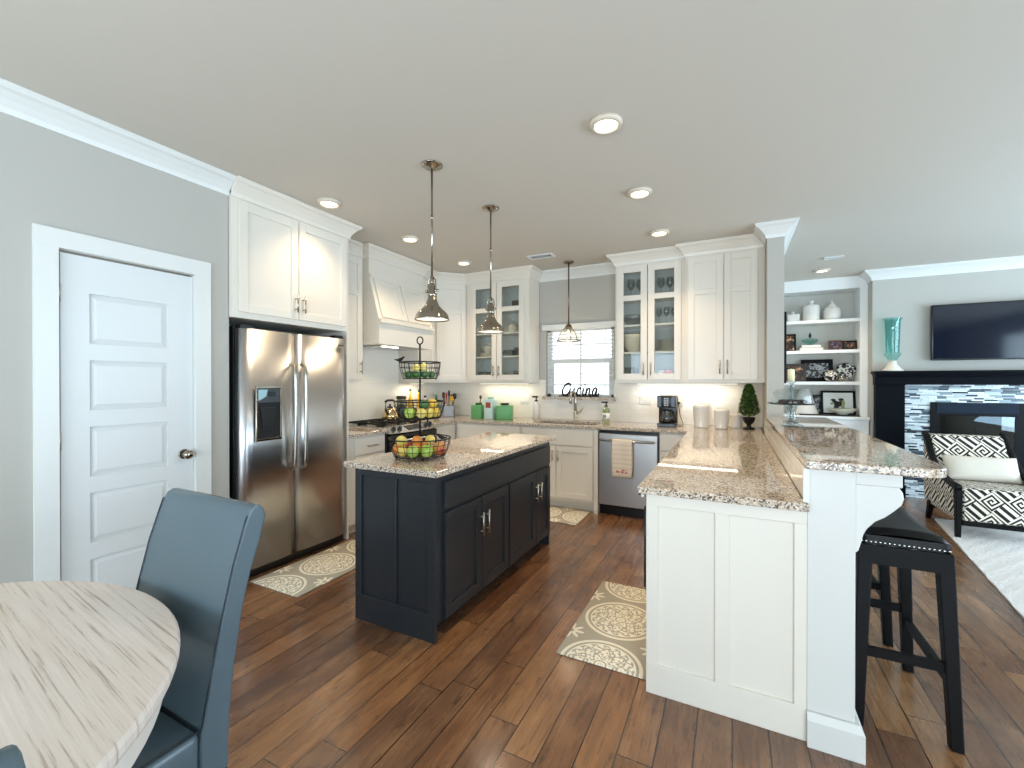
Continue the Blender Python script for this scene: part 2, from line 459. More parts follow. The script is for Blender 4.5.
def shag():
    t = NT('white_shag_rug'); co = t.coords(); n = t.noise(co, 55, 5, .7); n2 = t.noise(co, 9, 3)
    t.bump(n, .9, .03)
    return t.done(t.mix(t.math('MULTIPLY', n2, .5), t.ramp(n, [(0, 'ddd0c4'), (.5, 'f6efe9'), (1, 'fffcfa')]), lin('fdf9f6')), .95, 0)
SHAG = shag()
def knit(name, c, s=260):
    return M(name, c, .95, var=.06, vscale=90, bump=.5, bscale=s)
PILLOW = knit('oatmeal_pillow_cloth', 'dfd5c6')

# ================================================================== ROOM SHELL
CZ = 2.74
LX, KX, BY = -3.03, -3.65, 5.04          # pantry wall, kitchen left wall, kitchen back wall
struct('floor', MB().box(-3.85, 5.4, -2.8, 7.6, -.1, 0), PLANKS)
struct('ceiling', MB().box(-3.85, 5.4, -2.8, 7.6, CZ, CZ+.1), CEILP)
# left wall with the pantry doorway
DY0, DY1, DZ = .921, 1.544, 2.04
w = MB(); w.box(LX-.12, LX, -2.6, DY0, 0, CZ); w.box(LX-.12, LX, DY1, 1.752, 0, CZ); w.box(LX-.12, LX, DY0, DY1, DZ, CZ)
w.box(KX, LX-.12, 1.61, 1.752, 0, CZ)
struct('wall_left', w, WALLP)
struct('wall_kitchen_left', MB().box(KX-.12, KX, 1.61, BY+.15, 0, CZ), WALLP)
WX0, WX1, WZ0, WZ1 = -2.08, -1.23, 1.195, 2.035
w = MB(); w.box(KX-.12, WX0, BY, BY+.15, 0, CZ); w.box(WX1, .265, BY, BY+.15, 0, CZ)
w.box(WX0, WX1, BY, BY+.15, 0, WZ0); w.box(WX0, WX1, BY, BY+.15, WZ1, CZ)
struct('wall_back', w, WALLP)
struct('wall_wing', MB().box(.265, .392, 4.40, 7.45, 0, CZ), WALLP)
w = MB(); w.box(.392, 1.54, 7.36, 7.48, 0, CZ); struct('wall_bookcase_back', w, WALLP)
w = MB(); w.box(1.532, 5.3, 6.80, 7.48, 0, CZ); struct('wall_fireplace', w, WALLP)
# rear wall with the dining window and the patio door; right wall with the living-room windows
w = MB(); R0, R1 = -2.75, -2.6; WT = 2.13
for a, b, c, d in ((-3.15, -2.45, 0, CZ), (-.25, .65, 0, CZ), (2.85, 5.3, 0, CZ), (-2.45, -.25, 0, .35), (-2.45, -.25, WT, CZ), (.65, 2.85, WT, CZ)): w.box(a, b, R0, R1, c, d)
struct('wall_rear', w, WALLP)
w = MB()
for a, b, c, d in ((-2.75, .4, 0, CZ), (6.4, 7.48, 0, CZ), (.4, 6.4, 0, .35), (.4, 6.4, 2.35, CZ)): w.box(5.2, 5.35, a, b, c, d)
struct('wall_right', w, WALLP)
# pony wall under the raised bar, with its base trim
PENW = M('peninsula_wall_paint', 'd2d1cc', .42)
struct('wall_peninsula', MB().box(.254, .400, 1.982, 4.40, 0, 1.045), PENW)
bp = [(0, 0), (.024, 0), (.024, .10), (.010, .125), (0, .125)]
struct('baseboard_peninsula', MB().sweep([(.252, 4.4), (.252, 1.980), (.402, 1.980), (.402, 4.4)][1:], [(o, z) for o, z in bp]), PENW)
struct('trim_1', MB().box(.238, .2575, 1.966, 1.981, .916, 1.044), TRIMW)
struct('trim_2', MB().box(.246, .2535, 1.981, 4.40, .915, 1.044), TILEY)
struct('trim_3', MB().box(-3.645, WX0, 5.031, 5.0395, .915, 1.40).box(WX1, .2645, 5.031, 5.0395, .915, 1.40).box(WX0, WX1, 5.031, 5.0395, .915, WZ0-.038), TILEX)
struct('trim_4', MB().box(-3.6495, -3.641, 2.756, 5.03, .915, 1.80), TILEY)

# crown and base mouldings
CR = [(0, -.118), (.012, -.118), (.018, -.092), (.040, -.062), (.068, -.034), (.086, -.026), (.098, -.012), (.098, 0), (0, 0)]
def crown(name, pts, closed=False, drop=0.0): return struct(name, MB().sweep(pts, [(o, CZ-.0005+z-drop) for o, z in CR], closed), TRIMW)
struct('trim_5', MB().sweep([(LX, -2.6), (LX, 1.7545)], [(o*.9, CZ-.0005+z) for o, z in CR]), TRIMW)                       # travel +y, out to the right (+x)
crown('trim_6', [(-2.165, BY), (-1.135, BY)])
crown('trim_7', [(.265, 4.66), (.265, 4.40), (.392, 4.40), (.392, 7.0)])
crown('trim_8', [(1.532, 7.0), (1.532, 6.80), (5.2, 6.80)])
BB = [(0, 0), (.016, 0), (.016, .11), (.006, .135), (0, .135)]
struct('baseboard_left', MB().sweep([(LX, -2.6), (LX, .83)], BB).sweep([(LX, 1.64), (LX, 1.752)], BB), TRIMW)
struct('baseboard_living', MB().sweep([(.392, 4.42), (.392, 6.9)], [(o, z) for o, z in BB]).sweep([(3.5, 6.80), (5.2, 6.80)], BB), TRIMW)
for o in bpy.data.objects: pass

# pantry door: casing, five-panel leaf, knob, hinges
d = struct('door_1', MB().box(LX-.06, LX-.0201, DY0+.012, DY1-.005, .012, DZ-.012), DOORW)
leafF = MB(frame((LX-.02, 0, 0), (0, 1, 0), (1, 0, 0)))
y0, y1 = DY0+.012, DY1-.005
pz = [(.16, .42), (.51, .77), (.86, 1.12), (1.21, 1.47), (1.56, 1.82)]
pz = [(.165+.352*i, .165+.352*i+.265) for i in range(5)]
leafF.box(y0, 1.045, 0, .014, .012, DZ-.012); leafF.box(1.402, y1, 0, .014, .012, DZ-.012)
zz = [.012] + [q for p in pz for q in p] + [DZ-.012]
for i in range(0, len(zz), 2): leafF.box(1.045, 1.402, 0, .014, zz[i], zz[i+1])
for a, b in pz:
    leafF.hexa([(1.045, 0, a), (1.402, 0, a), (1.402, 0, b), (1.045, 0, b)], [(1.075, .010, a+.03), (1.372, .010, a+.03), (1.372, .010, b-.03), (1.075, .010, b-.03)])
struct('door_panel_face', leafF, DOORW, d)
k = MB(); k.cyl((LX-.008, 1.487, .925), (LX+.004, 1.487, .925), .031, .029, 20); k.cyl((LX, 1.487, .925), (LX+.035, 1.487, .925), .011, .011, 12)
k.M = Matrix.Translation((LX+.045, 1.487, .925)); k.ball((0, 0, 0), .029, 16, 10, .75, 1, 1)
struct('door_knob', k, CHROME, d)
for hz in (.25, 1.07, 1.82):
    struct('hinge', MB().cyl((LX+.003, DY0+.004, hz-.045), (LX+.003, DY0+.004, hz+.045), .007, n=10), NICKEL, d)
struct('strike_plate', MB().box(LX-.004, LX+.002, DY1+.001, DY1+.012, .90, .95), NICKEL, d)
c = MB(); c.box(LX, LX+.018, .832, DY0, 0, DZ+.005); c.box(LX, LX+.018, DY1, 1.634, 0, DZ+.005); c.box(LX, LX+.020, .832, 1.634, DZ+.005, DZ+.098)
c.box(LX-.11, LX, DY0-.001, DY0+.004, 0, DZ); c.box(LX-.11, LX, DY1-.003, DY1+.001, 0, DZ)
struct('door_casing', c, TRIMW, d)

# sink window: frame, two sashes, muntins, panes, granite sill
wy = 5.115
f = MB(); f.box(WX0, WX0+.045, wy-.02, wy+.04, WZ0, WZ1); f.box(WX1-.045, WX1, wy-.02, wy+.04, WZ0, WZ1); f.box(WX0, WX1, wy-.02, wy+.04, WZ1-.04, WZ1); f.box(WX0, WX1, wy-.02, wy+.04, WZ0, WZ0+.03)
win = struct('window_1', f, TRIMW)
s = MB(); s.box(WX0+.045, WX1-.045, wy-.015, wy+.02, 1.600, 1.655)
s.box(WX0+.045, WX0+.075, wy-.01, wy+.02, WZ0+.03, 1.60); s.box(WX1-.075, WX1-.045, wy-.01, wy+.02, WZ0+.03, 1.60)
s.box(-1.663, -1.648, wy, wy+.015, 1.655, WZ1-.04); s.box(WX0+.045, WX1-.045, wy, wy+.015, 1.825, 1.838)
s.box(-1.663, -1.648, wy, wy+.015, WZ0+.03, 1.60)
struct('window_sash', s, TRIMW, win)
struct('window_pane', MB().box(WX0+.04, WX1-.04, wy+.005, wy+.009, WZ0+.02, WZ1-.03), GLASSW, win)
struct('window_sill', MB().box(WX0-.03, WX1+.03, 4.985, 5.10, WZ0-.038, WZ0), GRANITE, win)
# unseen windows behind the camera and in the living room: frames and panes
def plain_window(n, axis, a0, a1, z0, z1, p, nmull):
    g = MB(); t = .06
    def bx(u0, u1, v0, v1, d0=-.03, d1=.03):
        if axis == 'x': g.box(u0, u1, p+d0, p+d1, v0, v1)
        else: g.box(p+d0, p+d1, u0, u1, v0, v1)
    bx(a0, a0+t, z0, z1); bx(a1-t, a1, z0, z1); bx(a0, a1, z0, z0+t); bx(a0, a1, z1-t, z1)
    for i in range(1, nmull):
        q = a0+(a1-a0)*i/nmull; bx(q-.03, q+.03, z0, z1)
    bx(a0, a1, (z0+z1)/2-.02, (z0+z1)/2+.02)
    o = struct(n, g, TRIMW)
    h = MB()
    if axis == 'x': h.box(a0+.02, a1-.02, p-.004, p+.004, z0+.02, z1-.02)
    else: h.box(p-.004, p+.004, a0+.02, a1-.02, z0+.02, z1-.02)
    struct('window_pane', h, GLASSW, o)
plain_window('window_2', 'x', -2.45, -.25, .35, WT, -2.68, 2)
plain_window('window_3', 'x', .65, 2.85, .02, WT, -2.68, 2)
plain_window('window_4', 'y', .4, 6.4, .35, 2.35, 5.28, 5)

# window blind on the sink window (raised slats open), a thing of its own
bl = thing('window_blind', 'white slatted blind hanging in the window above the sink', 'blind', (-1.655, 5.04, 1.95))
b = MB(); b.box(-2.115, -1.20, 4.985, 5.030, 2.005, 2.075)
build('headrail', b, TRIMW, bl, bevel=.003)
b = MB()
zq = 2.0
while zq > 1.36:
    zq -= .044
    b.hexa([(WX0+.012, 5.048, zq+.002), (WX1-.012, 5.048, zq+.002), (WX1-.012, 5.085, zq-.002), (WX0+.012, 5.085, zq-.002)],
           [(WX0+.012, 5.048, zq+.0045), (WX1-.012, 5.048, zq+.0045), (WX1-.012, 5.085, zq+.0005), (WX0+.012, 5.085, zq+.0005)])
build('slat_stack', b, TRIMW, bl)
b = MB(); b.box(WX0+.012, WX1-.012, 5.047, 5.088, 1.328, 1.346); build('bottom_rail', b, TRIMW, bl)
for xx in (-1.98, -1.655, -1.33): build('ladder_cord', MB().cyl((xx, 5.046, 1.33), (xx, 5.046, 2.02), .0025, n=6), TRIMW, bl)

# ================================================================== CABINETS
def shaker(mb, u0, u1, z0, z1, w0=0.0, t=.019, st=.058, mids=(), midst=.05, panel=True):
    mb.box(u0, u0+st, w0, w0+t, z0, z1); mb.box(u1-st, u1, w0, w0+t, z0, z1)
    mb.box(u0+st, u1-st, w0, w0+t, z0, z0+st); mb.box(u0+st, u1-st, w0, w0+t, z1-st, z1)
    for zm in mids: mb.box(u0+st, u1-st, w0, w0+t, zm-midst/2, zm+midst/2)
    if panel: mb.box(u0+st-.002, u1-st+.002, w0+.001, w0+t-.011, z0+st-.002, z1-st+.002)
    return mb
def bar_pull(name, F, u, w, z0, z1, parent, mat=NICKEL, horiz=False, r=.006, off=.032):
    h = MB(F)
    if horiz:
        h.cyl((u-(z1-z0)/2, w+off, z0), (u+(z1-z0)/2, w+off, z0), r, n=10)
        for s in (-1, 1): h.cyl((u+s*(z1-z0)*.32, w, z0), (u+s*(z1-z0)*.32, w+off, z0), r*.85, n=8)
    else:
        h.cyl((u, w+off, z0), (u, w+off, z1), r, n=10)
        for q in (.2, .8): h.cyl((u, w, z0+(z1-z0)*q), (u, w+off, z0+(z1-z0)*q), r*.85, n=8)
    return build(name, h, mat, parent)
def door(F, root, u0, u1, z0, z1, hside, hz=None, mids=(), mat=WHITE, pull=.13, st=.058, bev=.0015):
    d = build('door', shaker(MB(F), u0, u1, z0, z1, 0.001, mids=mids, st=st), mat, root, bevel=bev)
    if hside:
        u = u0+st/2 if hside == 'l' else u1-st/2
        zz = hz if hz is not None else z0+.09
        bar_pull('handle', F, u, .02, zz, zz+pull, d)
    return d
def drawer(F, root, u0, u1, z0, z1, mat=WHITE, pull=True, plen=.13):
    d = build('drawer', MB(F).box(u0, u1, .001, .020, z0, z1), mat, root, bevel=.0025)
    if pull: bar_pull('handle', F, (u0+u1)/2, .02, (z0+z1)/2, (z0+z1)/2+plen, d, horiz=True)
    return d
FL = lambda x: frame((x, 0, 0), (0, 1, 0), (1, 0, 0))       # faces +x, u = world y
FB = lambda y: frame((0, y, 0), (1, 0, 0), (0, -1, 0))      # faces -y, u = world x
FR = lambda x: frame((x, 0, 0), (0, 1, 0), (-1, 0, 0))      # faces -x
CZT = 2.62                                                   # top of upper boxes, crown above
def cab_crown(root, pts): return build('crown', MB().sweep(pts, [(o*.85, CZ-.002+z) for o, z in CR]), WHITE, root)

# ---- refrigerator cabinet: box above, tall end panel to the floor
fc = thing('refrigerator_cabinet', 'white two-door cabinet above the stainless refrigerator with tall side panel', 'cabinet', (-3.31, 2.25, 0))
X = -3.0
b = MB(); b.box(KX, X, 1.757, 2.752, 1.81, CZT+.02); b.box(KX, -3.06, 1.757, 1.774, 0, 1.81)
build('box', b, WHITE, fc)
build('side_panel', MB().box(KX, X, 2.735, 2.752, 0, 1.81), WHITE, fc)
door(FL(X), fc, 1.800, 2.248, 1.85, 2.60, 'r', 1.90); door(FL(X), fc, 2.256, 2.715, 1.85, 2.60, 'l', 1.90)
cab_crown(fc, [(X, 1.756), (X, 2.753), (-3.36, 2.753)])

# ---- narrow upper cabinet left of the hood, and its twin right of it
UX = -3.335
def upper_left(y0, y1, label, hs, d0, d1):
    c = thing('upper_cabinet', label, 'cabinet', (-3.5, (y0+y1)/2, 1.365))
    build('box', MB().box(KX+.01, UX, y0, y1, 1.365, CZT+.02), WHITE, c)
    door(FL(UX), c, d0, d1, 1.395, 2.60, hs, 1.45, mids=(2.255,))
    cab_crown(c, [(UX, y0), (UX, y1)])
    return c
upper_left(2.755, 3.245, 'narrow white upper cabinet between the refrigerator and the range hood', 'r', 2.80, 3.215)
upper_left(4.115, 4.425, 'narrow white upper cabinet between the range hood and the corner cabinet', 'l', 4.14, 4.40)

# ---- diagonal corner cabinet
dc = thing('corner_cabinet', 'white diagonal corner upper cabinet beside the left glass-door cabinet', 'cabinet', (-3.4, 4.8, 1.365))
poly = [(KX+.01, 4.43), (-3.345, 4.43), (-3.04, 4.735), (-3.04, BY-.012), (KX+.01, BY-.012)]
build('box', MB().prism(poly, 'z', 1.365, CZT+.02), WHITE, dc)
FD = frame((-3.345, 4.43, 0), (1, 1, 0), (1, -1, 0)); Ld = .431
door(FD, dc, .03, Ld-.03, 1.395, 2.60, 'l', 1.45, mids=(2.255,))
cab_crown(dc, [(-3.345, 4.43), (-3.04, 4.735)])

# ---- glass-door cabinets
GY = 4.715
def glass_cab(x0, x1, split, dl, dr, label, crownpts, hgap=.012):
    c = thing('glass_door_cabinet', label, 'cabinet', ((x0+x1)/2, 4.86, 1.365))
    b = MB(); t = .018; yb = BY-.012
    b.box(x0, x0+t, GY, yb, 1.365, CZT+.02); b.box(x1-t, x1, GY, yb, 1.365, CZT+.02)
    b.box(x0+t, x1-t, GY, yb, 1.365, 1.40); b.box(x0+t, x1-t, GY, yb, CZT-.02, CZT+.02)
    b.box(x0+t, dl, GY, GY+.018, 1.40, CZT-.02); b.box(dr, x1-t, GY, GY+.018, 1.40, CZT-.02)
    build('box', b, WHITE, c)
    build('back_panel', MB().box(x0+t, x1-t, yb-.012, yb-.001, 1.40, CZT-.02), M('shaded_cabinet_white', 'd4d4d0', .6), c)  # cabinet white greyed down: the shade of the interior is put into the colour
    for zs in (1.675, 1.965, 2.255): build('shelf', MB().box(x0+t+.001, x1-t-.001, GY+.025, yb-.013, zs, zs+.02), WHITE, c, bevel=.001)
    F = FB(GY)
    for (a, bb, s) in ((dl, split-.004, 'r'), (split+.004, dr, 'l')):
        st = .066
        m = MB(F); z0, z1 = 1.395, 2.60
        shaker(m, a, bb, z0, z1, .001, st=st, panel=False)
        m.box(a+st, bb-st, .001, .020, 2.235, 2.292)
        dd = build('door', m, WHITE, c, bevel=.0015)
        build('glass_pane', MB(F).box(a+st-.004, bb-st+.004, .006, .010, z0+st-.004, z1-st+.004), GLASSC, dd)
        u = a+st/2 if s == 'l' else bb-st/2
        bar_pull('handle', F, u, .02, 1.445, 1.575, dd)
    build('crown', MB().sweep(crownpts, [(o*.85, CZ-.002+z) for o, z in CR]), WHITE, c)
    return c
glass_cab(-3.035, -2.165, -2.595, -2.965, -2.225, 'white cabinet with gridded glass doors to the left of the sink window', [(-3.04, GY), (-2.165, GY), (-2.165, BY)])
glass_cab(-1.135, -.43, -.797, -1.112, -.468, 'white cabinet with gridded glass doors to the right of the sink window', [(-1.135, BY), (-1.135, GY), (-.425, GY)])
# ---- tall solid upper cabinet right of it
sc = thing('upper_cabinet', 'wide white two-door upper cabinet above the canisters, beside the wing wall', 'cabinet', (-.08, 4.85, 1.365))
SY = 4.665
build('box', MB().box(-.428, .262, SY, BY-.012, 1.365, CZT+.02), WHITE, sc)
door(FB(SY), sc, -.400, -.084, 1.395, 2.60, 'r', 1.45, mids=(2.255,)); door(FB(SY), sc, -.076, .205, 1.395, 2.60, 'l', 1.45, mids=(2.255,))
cab_crown(sc, [(-.428, GY), (-.428, SY), (.262, SY)])

# ---- range hood
hd = thing('range_hood', 'white wooden range hood with slanted two-panel front above the stove', 'range hood', (-3.4, 3.68, 1.74))
HY0, HY1 = 3.25, 4.11
xt, xb = -3.26, -3.12
prof = [(KX+.008, 1.75), (xb, 1.75), (xb, 1.985), (xt, 2.45), (xt, CZ-.003), (KX+.008, CZ-.003)]
build('body', MB().prism(prof, 'y', HY0, HY1), WHITE, hd)
build('mantel_ledge', MB().box(xb-.005, xb+.028, HY0-.002, HY1+.002, 1.962, 2.002), WHITE, hd, bevel=.004)
build('band', MB().box(xt, xt+.022, HY0, HY1, 2.42, 2.462), WHITE, hd, bevel=.003)
sl = Vector((xt-xb, 0, 2.45-1.985)); L = sl.length
MS = Matrix(((0, sl.z/L, sl.x/L, xb), (1, 0, 0, 0), (0, -sl.x/L, sl.z/L, 1.985), (0, 0, 0, 1)))
for a, bb in ((HY0+.045, 3.674), (3.686, HY1-.045)):
    build('slanted_panel', shaker(MB(MS), a, bb, .035, L-.03, 0, .018), WHITE, hd, bevel=.0015)
build('vent_insert', MB().box(-3.55, -3.17, 3.36, 4.0, 1.742, 1.751), STEEL, hd)
build('lamp_lens', MB().box(-3.26, -3.20, 3.42, 3.62, 1.738, 1.743), WARM_EMIT, hd)
build('crown', MB().sweep([(-3.37, HY0), (xt, HY0), (xt, HY1), (-3.37, HY1)], [(o*.85, CZ-.004+z) for o, z in CR]), WHITE, hd)

# ---- base cabinets
def base_box(root, x0, x1, y0, y1, toe, toe_d=.07, mat=WHITE, z1=.882):
    b = MB(); b.box(x0, x1, y0, y1, .10, z1)
    tx0, tx1, ty0, ty1 = x0, x1, y0, y1
    if toe == '+x': tx1 -= toe_d
    if toe == '-y': ty0 += toe_d
    if toe == '-x': tx0 += toe_d
    b.box(tx0, tx1, ty0, ty1, 0, .10)
    return build('box', b, mat, root)
BX, BF = -3.02, 4.43
c = thing('base_cabinet', 'white drawer base cabinet between the refrigerator panel and the stove', 'cabinet', (-3.33, 3.02, 0))
base_box(c, KX+.01, BX, 2.755, 3.218, '+x'); drawer(FL(BX), c, 2.835, 3.198, .71, .86)
door(FL(BX), c, 2.835, 3.198, .13, .695, 'r', .54)
c = thing('base_cabinet', 'white corner base cabinet between the stove and the sink cabinet', 'cabinet', (-3.0, 4.5, 0))
b = MB(); b.box(KX+.01, BX, 3.988, BY-.012, .1, .882); b.box(BX, -2.125, BF, BY-.012, .1, .882); b.box(KX+.01, BX-.07, 3.988, BY-.012, 0, .1); b.box(BX-.07, -2.125, BF+.07, BY-.012, 0, .1)
build('box', b, WHITE, c)
drawer(FB(BF), c, -2.97, -2.14, .695, .862, pull=False); door(FB(BF), c, -2.97, -2.56, .13, .68, 'r', .52); door(FB(BF), c, -2.55, -2.14, .13, .68, 'l', .52)
build('filler_panel', MB(FL(BX)).box(4.01, 4.39, .001, .02, .13, .86), WHITE, c, bevel=.002)
c = thing('base_cabinet', 'white two-door cabinet under the kitchen sink left of the dishwasher', 'cabinet', (-1.7, 4.73, 0))
b = MB(); b.box(-2.123, -1.29, BF, BY-.012, .10, .66); b.box(-2.123, -1.29, BF+.07, BY-.012, 0, .10); b.box(-2.123, -1.29, BF, BF+.04, .66, .882); b.box(-2.123, -2.06, BF+.04, BY-.012, .66, .882); build('box', b, WHITE, c); drawer(FB(BF), c, -2.11, -1.297, .695, .862, pull=False)
door(FB(BF), c, -2.11, -1.709, .13, .68, 'r', .52); door(FB(BF), c, -1.701, -1.297, .13, .68, 'l', .52)
build('end_panel', MB().box(-1.289, -1.246, BF-.012, BY-.012, 0, .882), WHITE, c)
c = thing('base_cabinet', 'narrow white base cabinet between the dishwasher and the peninsula', 'cabinet', (-.5, 4.73, 0))
base_box(c, -.636, -.345, BF, BY-.012, '-y'); drawer(FB(BF), c, -.628, -.352, .71, .862, pull=False); door(FB(BF), c, -.628, -.352, .13, .695, 'l', .53)

# ---- peninsula cabinet, shaker end panel towards the dining side
pc = thing('peninsula_cabinet', 'white peninsula base cabinet with two-panel end facing the dining table', 'cabinet', (-.05, 3.2, 0))
PY = 1.982
b = MB(); b.box(-.320, .2535, PY+.02, 5.02, .10, .882); b.box(-.25, .2535, PY+.02, 5.02, 0, .10)
build('box', b, WHITE, pc)
e = MB(FB(PY+.02))
zb, zt = .13, .828
for a, bb in ((-.341, -.291), (-.066, -.011), (.211, .2535)): e.box(a, bb, 0, .02, zb, zt)
e.box(-.341, .2535, 0, .02, 0, zb); e.box(-.341, .2535, 0, .02, zt, .882); e.box(-.30, .22, 0, .008, zb-.01, zt+.01)
build('end_panel', e, WHITE, pc, bevel=.002)
for k_, (a, bb) in enumerate(((2.64, 3.08), (3.085, 3.53), (3.535, 3.98), (3.985, 4.40))):
    door(FR(-.320), pc, a+.004, bb-.004, .13, .68, 'lr'[k_ % 2], .52); drawer(FR(-.320), pc, a+.004, bb-.004, .695, .862)
build('side_stile', MB().box(-.341, -.320, PY+.02, 2.03, .0, .882), WHITE, pc)
build('lower_drawer', MB(FR(-.320)).box(2.034, 2.63, .001, .02, .13, .385), WHITE, pc, bevel=.002)
ap = thing('built_in_microwave', 'steel and black built-in appliance in the kitchen side of the peninsula', 'appliance', (-.33, 2.33, .40))
build('face_frame', MB().box(-.352, -.3205, 2.034, 2.63, .398, .874), STEEL, ap, bevel=.003)
build('glass_front', MB().box(-.362, -.3522, 2.05, 2.615, .43, .80), BLACKG, ap, bevel=.002)
build('handle', MB().cyl((-.376, 2.09, .84), (-.376, 2.575, .84), .008).cyl((-.352, 2.12, .84), (-.376, 2.12, .84), .006, n=8).cyl((-.352, 2.54, .84), (-.376, 2.54, .84), .006, n=8), NICKEL, ap)

# corbel under the bar
cb = [(.4005, 1.043), (.527, 1.037), (.52, 1.019), (.525, .998), (.537, .978), (.541, .957), (.534, .932), (.513, .908), (.488, .883), (.46, .864), (.437, .835), (.426, .811), (.421, .785), (.412, .75), (.4005, .74)]
cbo = thing('corbel', 'white scrolled corbel carrying the end of the raised bar top', 'bracket', (.45, 2.03, .74))
build('scroll', MB().prism(cb, 'y', 1.998, 2.058), PENW, cbo, bevel=.003)
build('cap', MB().box(.4005, .535, 1.990, 2.066, .995, 1.043), PENW, cbo, bevel=.003)

# ---- countertops
Z0, Z1 = .8825, .914
def slab(name, polys, z0, z1, label, bev=.005):
    m = MB()
    for p in polys: m.prism(p, 'z', z0, z1)
    return single(name, m, GRANITE, label, 'countertop', bevel=bev, seg=2)
R_ = lambda x0, x1, y0, y1: [(x0, y0), (x1, y0), (x1, y1), (x0, y1)]
slab('countertop', [R_(-3.64, -2.985, 2.754, 3.220)], Z0, Z1, 'small granite countertop between the refrigerator and the stove')
def ring_slab(name, outer, hole, z0, z1, label):
    bm = bmesh.new()
    def loop(pts, z): 
        vs = [bm.verts.new((x, y, z)) for x, y in pts]
        return vs, [bm.edges.new((vs[i], vs[(i+1) % len(vs)])) for i in range(len(vs))]
    fs = {}
    for z in (z0, z1):
        vo, eo = loop(outer, z); vh, eh = loop(hole, z)
        bmesh.ops.triangle_fill(bm, use_beauty=True, use_dissolve=True, edges=eo+eh)
        fs[z] = (vo, vh)
    for k_ in (0, 1):
        a, b = fs[z0][k_], fs[z1][k_]; n = len(a)
        for i in range(n): bm.faces.new((a[i], a[(i+1) % n], b[(i+1) % n], b[i]))
    m = MB(); m.bm.free(); m.bm = bm
    return single(name, m, GRANITE, label, 'countertop', bevel=.005, seg=2)
outer = [(-3.64, 3.987), (-2.985, 3.987), (-2.985, 4.40), (-.374, 4.40), (-.374, 1.950), (.2555, 1.950), (.2555, 1.966), (.2455, 1.983), (.2455, 5.030), (-3.64, 5.030)]
SX0, SX1, SY0, SY1 = -2.03, -1.31, 4.50, 4.87
ring_slab('countertop', outer, [(SX0, SY0), (SX1, SY0), (SX1, SY1), (SX0, SY1)], Z0, Z1, 'long speckled granite countertop running along the sink wall and out over the peninsula')
bar = [(.2455, 1.946), (.59, 1.946), (.628, 1.957), (.650, 1.99), (.660, 2.04), (.668, 2.15), (.690, 4.398), (.2455, 4.398)]
slab('bar_countertop', [bar], 1.0455, 1.077, 'raised granite bar top along the peninsula above the black stools')

# ---- sink and faucet
sk = thing('sink', 'stainless undermount sink set into the granite under the window', 'sink', ((SX0+SX1)/2, (SY0+SY1)/2, .70))
b = MB(); t = .006
b.box(SX0-.012, SX0+t, SY0-.012, SY1+.012, .70, .882); b.box(SX1-t, SX1+.012, SY0-.012, SY1+.012, .70, .882)
b.box(SX0, SX1, SY0-.012, SY0+t, .70, .882); b.box(SX0, SX1, SY1-t, SY1+.012, .70, .882); b.box(SX0, SX1, SY0, SY1, .694, .702)
build('basin', b, STEEL, sk)
build('drain', MB().lathe([(0, 0), (.045, 0), (.045, .004), (.03, .006), (0, .003)], ((SX0+SX1)/2, (SY0+SY1)/2, .702), 20), STEEL_DARK, sk)
fa = thing('faucet', 'tall brushed nickel gooseneck faucet behind the sink', 'faucet', (-1.66, 4.925, .914))
b = MB(); b.lathe([(0, 0), (.030, 0), (.030, .008), (.024, .014), (.021, .10), (.018, .12), (0, .12)], (-1.66, 4.925, .914), 18)
path = [(-1.66, 4.925, 1.03), (-1.66, 4.925, 1.15)]
for i in range(13):
    a = PI*i/12; path.append((-1.66-.0*i, 4.925-.085*(1-math.cos(a)), 1.17+.095*math.sin(a)))
path.append((-1.66, 4.755, 1.12))
b.tube(path, [.018]*2+[.0135]*13+[.016], 12)
build('spout', b, NICKEL, fa)
b = MB(); b.cyl((-1.66, 4.925, 1.01), (-1.600, 4.925, 1.015), .017, .015); b.tube([(-1.605, 4.925, 1.015), (-1.575, 4.92, 1.05), (-1.56, 4.915, 1.10)], [.008, .007, .005], 8)
build('lever_handle', b, NICKEL, fa)

# ================================================================== APPLIANCES
# ---- refrigerator
fr = thing('refrigerator', 'stainless side-by-side refrigerator with water dispenser beside the pantry door', 'refrigerator', (-3.3, 2.24, 0))
FY0, FY1, FS = 1.800, 2.690, 2.213
build('body', MB().box(-3.62, -3.04, FY0-.01, FY1+.012, .02, 1.755), M('black_fridge_side', '141517', .4), fr)
def fdoor(name, y0, y1):
    n = 10; prof = []
    for i in range(n+1):
        u = i/n; bulge = .006*(1-(2*u-1)**2)
        e = min(u, 1-u)*(y1-y0); rnd = 0 if e > .02 else -.016*(1-e/.02)**2
        prof.append((-2.965+bulge+rnd, y0+u*(y1-y0)))
    return build(name, MB().prism(prof+[(-3.035, y1), (-3.035, y0)], 'z', .075, 1.738, 0, True), STEELV, fr)
fd = fdoor('freezer_door', FY0, FS-.004); rd = fdoor('fresh_food_door', FS+.004, FY1)
for dd, yy in ((fd, 2.163), (rd, 2.250)):
    h = MB(); X0 = -2.905
    pts = [(-2.958, yy, .715), (X0-.004, yy, .735), (X0, yy, .80)]+[(X0+.006*math.sin(PI*i/8), yy, .80+.62*i/8) for i in range(1, 8)]+[(X0, yy, 1.42), (X0-.004, yy, 1.485), (-2.958, yy, 1.505)]
    h.tube(pts, [.012, .013]+[.0135]*9+[.013, .012], 10)
    build('handle', h, NICKEL, dd)
Y0, Y1 = 1.885, 2.080
